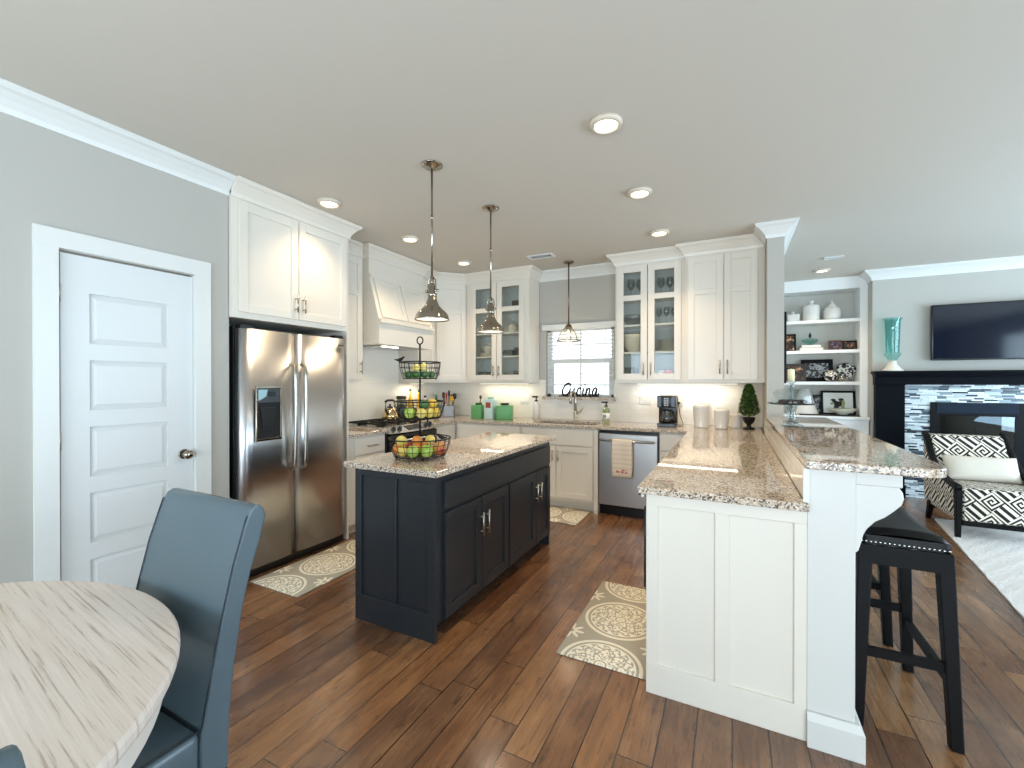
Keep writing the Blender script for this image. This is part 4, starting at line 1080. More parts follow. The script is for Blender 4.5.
cd.tube([(-.52, 4.99, 1.14), (-.515, 4.97, 1.10), (-.50, 4.93, 1.02), (-.47, 4.88, .95), (-.46, 4.84, .922), (-.475, 4.80, .9195), (-.50, 4.80, .9195), (-.515, 4.83, .925), (-.517, 4.86, .935)], .0035, 7)
single('power_cord', cd, BLACKP, 'black power cord running from the outlet to the coffee maker', 'cord')

# white canisters
def canister(x, y, h, r, lab, taper=.86):
    t = thing('canister', lab, 'canister', (x, y, CT), group='white ceramic canisters')
    build('body', MB().lathe([(0, 0), (r*taper, 0), (r*taper*1.03, .012), (r*taper, .02), (r, h*.80), (r*1.04, h*.82), (r*1.04, h*.845), (0, h*.845)], (x, y, CT), 32), CERAM, t)
    build('lid', MB().lathe([(0, h*.85), (r*1.0, h*.85), (r*.9, h*.90), (r*.3, h*.93), (r*.08, h*.94), (r*.16, h*.97), (r*.16, h*.99), (0, h)], (x, y, CT), 28), CERAM, t)
canister(-.285, 4.79, .245, .078, 'largest white ceramic canister, next to the coffee maker')
canister(-.100, 4.73, .205, .068, 'middle white ceramic canister of the three')
canister(.030, 4.89, .150, .062, 'smallest white ceramic canister, beside the topiary tree')

# topiary
tx, ty = .138, 4.785
tr = thing('topiary', 'small cone topiary in a black urn at the end of the counter', 'plant', (tx, ty, CT))
build('urn', MB().lathe([(0, 0), (.052, 0), (.052, .012), (.022, .026), (.020, .045), (.040, .065), (.052, .095), (.056, .118), (.048, .118), (.042, .10), (0, .10)], (tx, ty, CT), 24), BLACKM, tr)
build('stem', MB().cyl((tx, ty, CT+.09), (tx, ty, CT+.15), .009, n=8), BROWNW, tr)
lf = MB(); rnd = random.Random(3)
def coner(k): return .084*min(1, (k+.02)/.14)**.6*(1-k)**.62+.006
for i in range(2600):
    k = rnd.random()**.85; a = rnd.random()*2*PI; r = coner(k)*(.62+.42*rnd.random()**.5)
    p = Vector((tx+r*math.cos(a), ty+r*math.sin(a), CT+.125+k*.305))
    d = Vector((math.cos(a), math.sin(a), .6+.5*rnd.random())).normalized(); s = d.cross(Vector((rnd.random()-.5, rnd.random()-.5, 1))).normalized()
    L_, W_ = .016+.010*rnd.random(), .0058
    vs = [lf.v(p), lf.v(p+d*L_*.5+s*W_), lf.v(p+d*L_), lf.v(p+d*L_*.5-s*W_)]
    lf.f(vs, rnd.choice((0, 0, 1, 2)))
lf.lathe([(0, .14), (.035, .15), (.042, .19), (.032, .25), (.018, .33), (.006, .39), (0, .40)], (tx, ty, CT), 16, 1)
build('foliage', lf, [M('leaf_green', '35591f', .6), M('leaf_dark', '182c10', .6), M('leaf_light', '6a8c35', .6)], tr)

# script sign on the sill
SGZ = WZ0+.001
sg = MB(); sx0, sy = -1.885, 5.035
def stroke(pts, r=.0105, k=.110, ox=0, ky=.140):
    P = [Vector((sx0+(ox+p[0])*k+.25*p[1]*ky*.5, sy, SGZ+.014+p[1]*ky)) for p in pts]
    Q = []
    for i in range(len(P)-1):
        a, b_, c_, d_ = P[max(i-1, 0)], P[i], P[i+1], P[min(i+2, len(P)-1)]
        for q in range(6):
            t_ = q/6; Q.append(.5*((2*b_)+(c_-a)*t_+(2*a-5*b_+4*c_-d_)*t_*t_+(3*b_-a-3*c_+d_)*t_**3))
    Q.append(P[-1]); n_ = len(Q)
    sg.tube(Q, [r*(.85+.2*abs(math.sin(PI*i/(n_-1)*2.2))) for i in range(n_)], 8)
C_ = [(1.02, 1.02), (.96, 1.22), (.76, 1.32), (.48, 1.16), (.24, .80), (.16, .42), (.28, .10), (.56, .02), (.84, .20), (1.0, .46)]
stroke(C_, .0115, ky=.112)
stroke([(1.06, .62), (1.02, .30), (1.10, .04), (1.30, .10), (1.46, .40), (1.52, .64), (1.46, .30), (1.52, .04), (1.68, .06), (1.82, .28)], ox=0)
stroke([(2.22, .50), (2.16, .64), (1.98, .60), (1.86, .34), (1.92, .06), (2.12, .02), (2.24, .12)])
stroke([(2.56, .64), (2.52, .30), (2.56, .04), (2.66, .04), (2.74, .16)]); stroke([(2.62, .90), (2.65, .96), (2.63, 1.0)], .010)
stroke([(2.92, .64), (2.88, .30), (2.86, .02), (2.96, .44), (3.14, .64), (3.26, .54), (3.23, .22), (3.28, .04), (3.38, .04), (3.46, .14)])
stroke([(4.02, .56), (3.88, .66), (3.68, .52), (3.60, .22), (3.72, .02), (3.90, .16), (4.04, .60), (4.00, .24), (4.06, .04), (4.20, .06), (4.32, .22)])
sg.box(sx0-.015, sx0+.475, sy-.014, sy+.014, SGZ, SGZ+.014)
single('script_sign', sg, BLACKM, 'black metal script sign reading Cucina on the window sill', 'sign')

# ================================================================== DISHES BEHIND GLASS
GB = 4.90
def bowl(x, y, z, r, h, mt, lab, name='bowl', group=None):
    m = MB(); m.lathe([(0, 0), (r*.5, 0), (r*.52, h*.06), (r*.80, h*.42), (r*.95, h*.8), (r, h), (r*.96, h), (r*.88, h*.78), (r*.70, h*.40), (r*.4, h*.12), (0, h*.1)], (x, y, z), 30)
    return single(name, m, mt, lab, 'bowl', group)
def plates(x, y, z, r, n, mt, group, lab):
    o0 = None
    for i in range(n):
        if o0 is None:
            o0 = single('plate', MB().lathe([(0, 0), (r*.6, 0), (r*.66, .004), (r, .016), (r, .019), (r*.64, .008), (0, .006)], (x, y, z), 30), mt, lab, 'plate', group)
        else: dup(o0, (x, y, z+i*.0125))
def tumbler(x, y, z, r, h, lab, group, proto=[None]):
    m = MB(); m.lathe([(0, 0), (r*.85, 0), (r, h), (r*.94, h), (r*.8, .008), (0, .008)], (x, y, z), 18)
    single('drinking_glass', m, GLASS, lab, 'glass', group)
def wineglass(x, y, z, h, lab, group):
    r = h*.19
    m = MB(); m.lathe([(0, 0), (r*.95, 0), (r*.9, .003), (r*.15, .008), (r*.1, h*.1), (r*.1, h*.42), (r*.5, h*.48), (r, h*.66), (r*.95, h*.84), (r*.78, h), (r*.72, h), (r*.89, h*.84), (r*.93, h*.66), (r*.45, h*.5), (0, h*.46)], (x, y, z), 18)
    single('wine_glass', m, GLASS, lab, 'wine glass', group)
# left cabinet
S1, S2, S3, S4 = 1.4005, 1.6955, 1.9855, 2.2755
for i, xx in enumerate((-2.89, -2.81, -2.73, -2.66)): tumbler(xx, 4.80, S1, .032, .10, 'clear tumbler in the row on the bottom shelf of the left glass cabinet', 'clear tumblers on the bottom shelf of the left glass cabinet')
plates(-2.83, 4.88, S2, .105, 3, CREAMC, 'cream plates in the left glass cabinet', 'cream plate in the small stack under the bowls of the left glass cabinet')
bowl(-2.83, GB, S2+.047, .092, .085, CREAMC, 'larger cream bowl stacked on plates in the left glass cabinet')
bowl(-2.80, GB, S2+.134, .062, .055, CREAMC, 'small cream bowl on top of the stack in the left glass cabinet')
m = MB(); m.rbox(-2.575, -2.425, 4.80, 4.94, S2, S2+.075, .02, 2); single('baking_dish', m, M('dark_teal_enamel', '1d2f38', .2), 'dark blue lidded dish on the third shelf of the left glass cabinet', 'dish')
for i, (xx, yy) in enumerate(((-2.375, 4.80), (-2.36, 4.88))): tumbler(xx, yy, S2, .034, .10-.012*i, ('front' if i == 0 else 'rear')+' glass beside the dark dish in the left glass cabinet', None)
dm = thing('cake_dome', 'ivory domed dish on the upper shelf of the left glass cabinet', 'dish', (-2.46, 4.88, S3))
build('dome', MB().lathe([(.085, .015), (.088, .04), (.078, .085), (.05, .118), (.018, .13), (.018, .14), (0, .148)], (-2.46, 4.88, S3), 26), CREAMC, dm); build('base', MB().lathe([(0, 0), (.06, 0), (.1, .01), (.1, .014), (0, .014)], (-2.46, 4.88, S3), 26), CREAMC, dm)
bowl(-2.50, GB, S1, .095, .09, M('grey_glass_bowl', '9aa0a0', .12), 'pale grey bowl on the bottom shelf of the left glass cabinet')
bowl(-2.37, 4.82, S1, .05, .11, GLASS, 'clear deep bowl on the bottom shelf of the left glass cabinet')
m = MB(); m.rbox(-2.45, -2.32, 4.82, 4.94, S4, S4+.105, .006, 2); single('keepsake_box', m, M('dark_brown_box', '4d4234', .6), 'dark brown box on the top shelf of the left glass cabinet', 'box')
# right cabinet
for i, (xx, yy) in enumerate(((-.99, 4.82), (-.90, 4.86))): wineglass(xx, yy, S4, .21, ('left' if i == 0 else 'right')+' stemmed glass behind the left door of the right glass cabinet', 'stemmed glasses on the top shelf')
for i, (xx, yy) in enumerate(((-.68, 4.82), (-.59, 4.84))): wineglass(xx, yy, S4, .20, ('left' if i == 0 else 'right')+' stemmed glass behind the right door of the right glass cabinet', 'stemmed glasses on the top shelf')
for i, (xx, yy) in enumerate(((-.70, 4.83), (-.62, 4.80), (-.55, 4.85))): wineglass(xx, yy, S3, .17, ('left', 'middle', 'right')[i]+' small wine glass on the second shelf of the right glass cabinet', 'small wine glasses on the second shelf')
m = MB(); m.lathe([(0, 0), (.05, 0), (.11, .05), (.135, .11), (.13, .11), (.10, .05), (0, .01)], (-.965, 4.868, S3), 26); single('serving_bowl', m, GLASS, 'clear glass serving bowl above the cream mixing bowl in the right cabinet', 'bowl')
bowl(-.965, 4.866, S2, .14, .19, CREAMC, 'large cream mixing bowl in the right glass cabinet', 'mixing_bowl')
plates(-.595, 4.87, S2, .12, 9, M('grey_stoneware', 'aaa294', .3), 'stacked grey plates in the right glass cabinet', 'grey stoneware plate in the tall stack of the right glass cabinet')
for i, xx in enumerate((-1.02, -.94, -.86)): tumbler(xx, 4.80+.02*(i % 2), S1, .034, .13, ('left', 'middle', 'right')[i]+' tall tumbler on the bottom shelf of the right glass cabinet', 'tall tumblers in the right glass cabinet')
def mug(x, y, z, mt, lab):
    t = thing('mug', lab, 'mug', (x, y, z))
    build('cup', MB().lathe([(0, 0), (.038, 0), (.042, .095), (.038, .095), (.035, .006), (0, .006)], (x, y, z), 20), mt, t)
    build('handle', MB().tube([(x-.04, y, z+.078), (x-.065, y, z+.07), (x-.065, y, z+.03), (x-.04, y, z+.02)], .006, 8), mt, t)
mug(-.60, 4.80, S1, M('pink_glaze', 'd9697a', .25), 'pink mug on the bottom shelf of the right glass cabinet')
mug(-.68, 4.86, S1, CERAM, 'white mug on the bottom shelf of the right glass cabinet')
mug(-.56, 4.92, S1, M('blue_glaze', '5f93a8', .25), 'blue mug behind the pink mug in the right glass cabinet')

# ================================================================== THREE-TIER FRUIT STAND
fx, fy = -1.688, 2.098
CT2 = .9145
fs = thing('fruit_stand', 'black three-tier wire fruit stand on the island', 'fruit stand', (fx, fy, CT2))
def basket(zb, h, r0, r1, nv=22, wires=2):
    m = MB(); w_ = .0018
    def ring(r, z, rr): m.tube([(fx+r*math.cos(2*PI*i/40), fy+r*math.sin(2*PI*i/40), z) for i in range(40)], rr, 6, closed=True)
    ring(r1, zb+h, .0042); ring(r0, zb, .003)
    for k_ in range(1, wires+1): ring(r0+(r1-r0)*math.sin(PI/2*k_/(wires+1)), zb+h*k_/(wires+1), w_)
    for r in (r0*.33, r0*.66): ring(r, zb, w_)
    for i in range(nv):
        a = 2*PI*i/nv; pts = [(fx+r*math.cos(a), fy+r*math.sin(a), z) for r, z in [(r0*.05, zb), (r0*.6, zb), (r0, zb)]+[(r0+(r1-r0)*math.sin(PI/2*q/4), zb+h*q/4) for q in range(1, 5)]]
        m.tube(pts, w_, 5)
    return m
TIERS = [(.932, .102, .152, .182), (1.155, .100, .122, .148), (1.392, .098, .100, .122)]
for zb, h, r0, r1 in TIERS: build('basket', basket(zb, h, r0, r1), BLACKM, fs)
build('pole', MB().cyl((fx, fy, .935), (fx, fy, 1.60), .006, n=10), BLACKM, fs)
build('ring_handle', MB().tube([(fx+.022*math.cos(2*PI*i/20), fy, 1.622+.022*math.sin(2*PI*i/20)) for i in range(20)], .004, 8, closed=True), BLACKM, fs)
for i in range(4):
    a = PI/4+i*PI/2; build('foot', MB().ball((fx+.138*math.cos(a), fy+.138*math.sin(a), CT2+.010), .010, 12, 8), BLACKM, fs)
def bird(p, d):
    m = MB(Matrix.Translation(p) @ Matrix.Rotation(d, 4, 'Z') @ Matrix.Diagonal((.8, .8, .8, 1)))
    m.tube([(-.040, 0, .022), (-.022, 0, .018), (-.006, 0, .019), (.010, 0, .024), (.022, 0, .031)], [.003, .007, .013, .014, .008], 10)
    m.ball((.025, 0, .037), .0095, 10, 8); m.cyl((.032, 0, .037), (.043, 0, .036), .003, .0004, 6); m.cyl((0, 0, 0), (0, 0, .012), .0022, n=6)
    return m
for (zb, h, r0, r1), a, dr in ((TIERS[2], PI+.47, .47+PI*0), (TIERS[0], -.15, PI+.47)):
    build('bird', bird((fx+r1*math.cos(a), fy+r1*math.sin(a), zb+h), dr), BLACKM, fs)
def skin(name, c1, c2, rough=.35, b=.1): 
    t = NT(name); n = t.noise(t.coords(), 14, 3); t.bump(t.noise(t.coords(), 180, 2), b, .002); return t.done(t.ramp(n, [(.38, c1), (.66, c2)]), rough, 0)
FR_ = {'green_apple': skin('green_apple_skin', '86a83a', 'b9c765', .25), 'lime': skin('lime_skin', '2c5a28', '57803f', .3, .3), 'lemon': skin('lemon_skin', 'd9bd55', 'e8d98a', .4, .4),
       'orange': skin('orange_skin', 'd97a2c', 'e6a04c', .4, .4), 'red_apple': skin('red_apple_skin', 'a8281b', 'd9b560', .25), 'avocado': skin('avocado_skin', '1d2a14', '33421f', .6, .6), 'mango': skin('yellow_mango_skin', 'd9a82b', 'e8cb55', .35)}
COLR = {'green_apple': 'green apple', 'lime': 'green lime', 'lemon': 'yellow lemon', 'orange': 'orange', 'red_apple': 'red and yellow apple', 'avocado': 'dark avocado', 'mango': 'yellow mango'}
STEMM = M('fruit_stem', '4a331c', .7)
def fruit(kind, x, y, z, r, lab, tier):
    t = thing(kind, lab, 'fruit', (x, y, z), rotz=random.random()*6, group=f'fruit in the {tier} basket', local=True)
    if kind in ('lemon', 'mango', 'avocado'):
        m = MB(Matrix.Rotation(random.random()*6, 4, 'Z') @ Matrix.Rotation(PI/2, 4, 'Y'))
        m.lathe([(0, -1.28*r), (.12*r, -1.22*r), (.3*r, -1.08*r), (.7*r, -.72*r), (.95*r, -.28*r), (r, .05*r), (.92*r, .4*r), (.65*r, .78*r), (.28*r, 1.08*r), (.14*r, 1.2*r), (0, 1.26*r)], (0, 0, 0), 20)
        for v in m.bm.verts: v.co.z += r
    else:
        m = MB(); k = .92 if 'apple' in kind else .97
        m.lathe([(0, .10*r), (.22*r, 0), (.62*r, .12*r), (.95*r, .62*r), (r, 1.0*r), (.9*r, 1.45*r), (.6*r, 1.80*r), (.25*r, 1.90*r), (0, 1.78*r if 'apple' in kind else 1.93*r)], (0, 0, 0), 22)
        if k < .95: pass
    build('flesh', m, FR_[kind], t)
    if 'apple' in kind or kind == 'orange': build('stem', MB().cyl((0, 0, 1.76*r), (.15*r, 0, (2.1 if 'apple' in kind else 1.98)*r), .0025, n=6), STEMM, t)
cdir, rdir = Vector((math.sin(.6665), -math.cos(.6665))), Vector((math.cos(.6665), math.sin(.6665)))   # towards the viewer / to the viewer's right
def at(a, b_, k=.76): p = Vector((fx, fy))+rdir*a*k+cdir*b_*k; return p.x, p.y
z = TIERS[0][0]+.0035
low = [('lemon', -.115, .085, 0, .034), ('green_apple', -.045, .135, 0, .041), ('green_apple', .045, .135, 0, .043), ('red_apple', .130, .070, 0, .043), ('orange', -.150, -.005, 0, .038),
       ('orange', -.030, .035, 0, .039), ('lemon', .055, .050, 0, .034), ('red_apple', .140, -.025, 0, .042), ('orange', .045, -.04, 0, .040), ('red_apple', -.065, -.06, 0, .042), ('lemon', -.125, .060, .062, .035), ('lemon', .07, .03, .060, .034), ('orange', -.02, .02, .055, .036), ('red_apple', .02, -.11, 0, .04), ('lemon', -.1, -.12, 0, .034)]
W_ = ['front left', 'left front', 'right front', 'right', 'far left', 'middle', 'middle right', 'far right', 'middle back', 'back left', 'top left', 'top right', 'top middle', 'back right', 'rear left']
for (k_, a, b_, dz, r), w_ in zip(low, W_):
    x, y = at(a, b_, .86); fruit(k_, x, y, z+dz*.95, r*.88, f'{COLR[k_]} at the {w_} of the bottom wire basket', 'bottom')
z = TIERS[1][0]+.0035
mid = [('green_apple', -.075, .095, 0, .040), ('lemon', .012, .115, 0, .036), ('lemon', .075, .075, 0, .036), ('mango', .118, .02, 0, .036), ('avocado', -.115, .02, 0, .036), ('mango', .03, .02, 0, .036), ('lime', .035, .07, .064, .033), ('mango', .095, .03, .068, .034), ('lemon', .0, -.07, 0, .036), ('avocado', -.06, -.03, 0, .037)]
W_ = ['front left', 'front', 'front right', 'right', 'left', 'middle', 'top front', 'top right', 'back', 'back left']
for (k_, a, b_, dz, r), w_ in zip(mid, W_):
    x, y = at(a, b_); fruit(k_, x, y, z+dz*.83, r*.83, f'{COLR[k_]} at the {w_} of the middle wire basket', 'middle')
z = TIERS[2][0]+.0035
top = [('lime', -.075, .055, 0, .026), ('lime', -.02, .09, 0, .027), ('lime', .04, .085, 0, .027), ('lime', .085, .04, 0, .027), ('lime', -.095, -.005, 0, .026), ('lime', .09, -.02, 0, .026), ('lime', -.04, .03, 0, .026), ('avocado', .03, .025, 0, .026), ('lime', -.03, -.06, 0, .026), ('lime', .04, -.065, 0, .027),
       ('lemon', -.03, .05, .045, .028), ('lemon', .03, .04, .05, .028), ('lime', -.0, .0, .05, .026)]
W_ = ['left front', 'front left', 'front right', 'right front', 'far left', 'far right', 'inner left', 'inner right', 'back left', 'back right', 'upper left', 'upper right', 'upper middle']
for (k_, a, b_, dz, r), w_ in zip(top, W_):
    x, y = at(a, b_); fruit(k_, x, y, z+dz*.83, r*.83, f'{COLR[k_]} at the {w_} of the top wire basket', 'top')

# cake stand with glass dome, and a candle, on the raised bar
BT = 1.0775
cx, cy = .352, 3.44
cs = thing('cake_stand', 'glass pedestal cake stand with domed cover on the raised bar', 'cake stand', (cx, cy, BT))
build('pedestal', MB().lathe([(0, 0), (.062, 0), (.064, .008), (.03, .022), (.018, .04), (.026, .065), (.020, .09), (.03, .125), (.05, .14), (0, .142)], (cx, cy, BT), 26), pane('pressed_glass', 'e6ebeb', .05, 0, .5), cs)
build('plate', MB().lathe([(0, .142), (.125, .144), (.146, .150), (.148, .156), (.125, .150), (0, .149)], (cx, cy, BT), 36), M('dark_smoked_glass_plate', '2a2624', .1), cs, label='dark glass plate')
build('dome', MB().lathe([(.118, .152), (.115, .20), (.108, .228), (.09, .243), (.03, .250), (.012, .255), (.012, .262), (.018, .272), (.012, .284), (0, .286), ], (cx, cy, BT), 34), pane('dome_glass', 'eef3f3', .05, 0, .7), cs)
for i, (dx, dy, r) in enumerate(((-.05, .0, .030), (.01, -.03, .032), (.06, .01, .028), (.0, .05, .03))):
    m = MB(); m.lathe([(0, 0), (r, .002), (r*1.05, .014), (r*.8, .024), (0, .027)], (cx+dx, cy+dy, BT+.151), 16)
    single('cookie', m, M('chocolate_biscuit', '2a1510', .6) if i == 0 else bpy.data.materials['chocolate_biscuit'], ['left', 'front', 'right', 'rear'][i]+' dark chocolate biscuit under the glass dome', 'biscuit', 'chocolate biscuits under the dome')
cdl = thing('candlestick', 'glass candlestick holding a cream pillar candle behind the cake stand', 'candle holder', (.383, 3.80, BT))
build('stem', MB().lathe([(0, 0), (.05, 0), (.05, .008), (.014, .02), (.012, .11), (.022, .15), (.012, .19), (.014, .28), (.032, .292), (.032, .298), (0, .298)], (.383, 3.80, BT), 22), bpy.data.materials['pressed_glass'], cdl)
single('candle', MB().lathe([(0, 0), (.022, 0), (.022, .085), (.019, .090), (.006, .084), (0, .084)], (.383, 3.80, BT+.2985), 20).cyl((.383, 3.80, BT+.38), (.384, 3.80, BT+.396), .0015, n=5), M('cream_wax', 'ebe4bf', .5), 'cream pillar candle standing on the glass candlestick', 'candle')

# ================================================================== DINING END
TCX, TCY, TR_ = -1.513, -.0975, .745
tb = thing('dining_table', 'round whitewashed plank dining table in the foreground corner', 'table', (TCX, TCY, 0), local=True)
build('tabletop', MB().lathe([(0, .722), (TR_-.012, .722), (TR_-.003, .728), (TR_, .738), (TR_, .752), (TR_-.006, .760), (0, .760)], (0, 0, 0), 96, smooth=False), TABLEW, tb)
build('apron', MB().lathe([(TR_-.10, .645), (TR_-.035, .645), (TR_-.03, .65), (TR_-.03, .7215), (TR_-.10, .7215), (TR_-.10, .645)], (0, 0, 0), 96, smooth=False), M('whitewashed_apron', 'ddd6cd', .5, var=.06, vscale=12), tb)
build('pedestal', MB().lathe([(0, .03), (.30, .03), (.31, .05), (.28, .09), (.12, .13), (.085, .22), (.11, .34), (.13, .42), (.10, .50), (.085, .56), (.16, .62), (.42, .64), (.42, .7215), (0, .7215)], (0, 0, 0), 48), bpy.data.materials['whitewashed_apron'], tb)
b = MB()
for i in range(4):
    a = i*PI/2+.4; b.M = Matrix.Rotation(a, 4, 'Z'); b.rbox(.10, .42, -.05, .05, 0, .06, .015, 2)
build('foot', b, bpy.data.materials['whitewashed_apron'], tb)

PIPING = M('dark_piping', '2a353c', .4)
def dining_chair(loc, rz, lab):
    c = thing('dining_chair', lab, 'chair', loc, rz, local=True)
    hw = .222
    # backrest: side profile with a rolled top, extruded across
    front = [(.180, .44), (.185, .475), (.205, .60), (.232, .74), (.262, .87), (.290, .96), (.302, .995)]
    roll = [(.311, 1.012), (.325, 1.020), (.340, 1.018), (.352, 1.006), (.358, .985)]
    rear = [(.345, .93), (.315, .84), (.290, .74), (.268, .60), (.256, .48), (.252, .40), (.252, .33), (.18, .33)]
    prof = front+roll+rear
    bm = MB(); bm.prism(prof, 'x', -hw, hw, 0, True)
    o = build('backrest', bm, CHAIRL, c, bevel=.008, seg=3)
    s = MB()
    def seat(u, v):
        x = (u-.5)*2*hw; y = -.26+v*.445
        e = min(1, min(u, 1-u)*9)**.5*min(1, (v*12))**.5
        return (x, y, .455+.024*e+.006*math.sin(PI*u)*math.sin(PI*v))
    sb = MB(); sb.rbox(-hw, hw, -.26, .183, .345, .476, .022, 3)
    build('seat', sb, CHAIRL, c)
    sd = MB(); sd.rbox(-hw+.002, hw-.002, -.256, .25, .33, .352, .008, 2); build('seat_base', sd, CHAIRL, c)
    for sx in (-1, 1):
        pp = MB(); pp.tube([(sx*(hw-.002), y-.0005, z) for y, z in [(.183, .478)]+front[2:]], .0022, 6)
        pp.tube([(sx*(hw-.006), -.245, .474), (sx*(hw-.006), 0, .475), (sx*(hw-.006), .18, .475)], .0028, 6); build('back_piping', pp, PIPING, c)
        pp = MB()
    for sx in (-1, 1):
        for yy in (-.235, .225):
            l = MB(); l.hexa([(sx*(hw-.035)-.017, yy-.017, 0), (sx*(hw-.035)+.017, yy-.017, 0), (sx*(hw-.035)+.017, yy+.017, 0), (sx*(hw-.035)-.017, yy+.017, 0)],
                             [(sx*(hw-.03)-.024, yy-.024, .335), (sx*(hw-.03)+.024, yy-.024, .335), (sx*(hw-.03)+.024, yy+.024, .335), (sx*(hw-.03)-.024, yy+.024, .335)])
            build('leg', l, WOODBLK, c)
    return c
dining_chair((-1.435, .45, 0), 0, 'dark blue-grey leather dining chair with its back to the pantry door')
dining_chair((-.948, -.062, 0), -PI/2, 'dark leather dining chair nearest the viewer, only its back corner in view')

# ================================================================== KITCHEN MATS AND RUG
def mat_rug(x0, x1, y0, y1, lab):
    single('kitchen_mat', MB().rbox(x0, x1, y0, y1, .0005, .009, .004, 1), MEDAL, lab, 'mat')
mat_rug(-2.945, -2.465, 1.842, 2.735, 'grey and cream medallion kitchen mat in front of the refrigerator')
mat_rug(-.795, -.345, 2.055, 2.945, 'grey and cream medallion kitchen mat beside the peninsula')
mat_rug(-2.25, -1.335, 3.985, 4.492, 'grey and cream medallion kitchen mat in front of the sink cabinet')
rg_ = MB(); rnd = random.Random(5)
def rugp(u, v):
    y = 2.7+3.08*v; x0 = 1.385+(y-2.7)*.133
    edge = .004*math.sin(v*90)+.003*math.sin(v*37)
    hh = .012+.016*min(1, 8*min(u, 1-u, v, 1-v))+.004*math.sin(u*130+v*57)*math.sin(v*170)
    return (x0+(edge if u < .01 else 0)+u*2.5, y, hh)
rg_.grid(rugp, 90, 110)
P0 = [rugp(0, 0), rugp(1, 0), rugp(1, 1), rugp(0, 1)]
rg_.hexa([(p[0], p[1], .001) for p in P0], [(p[0], p[1], .012) for p in P0])
single('shag_rug', rg_, SHAG, 'fluffy off-white rug on the living room floor by the armchair', 'rug')

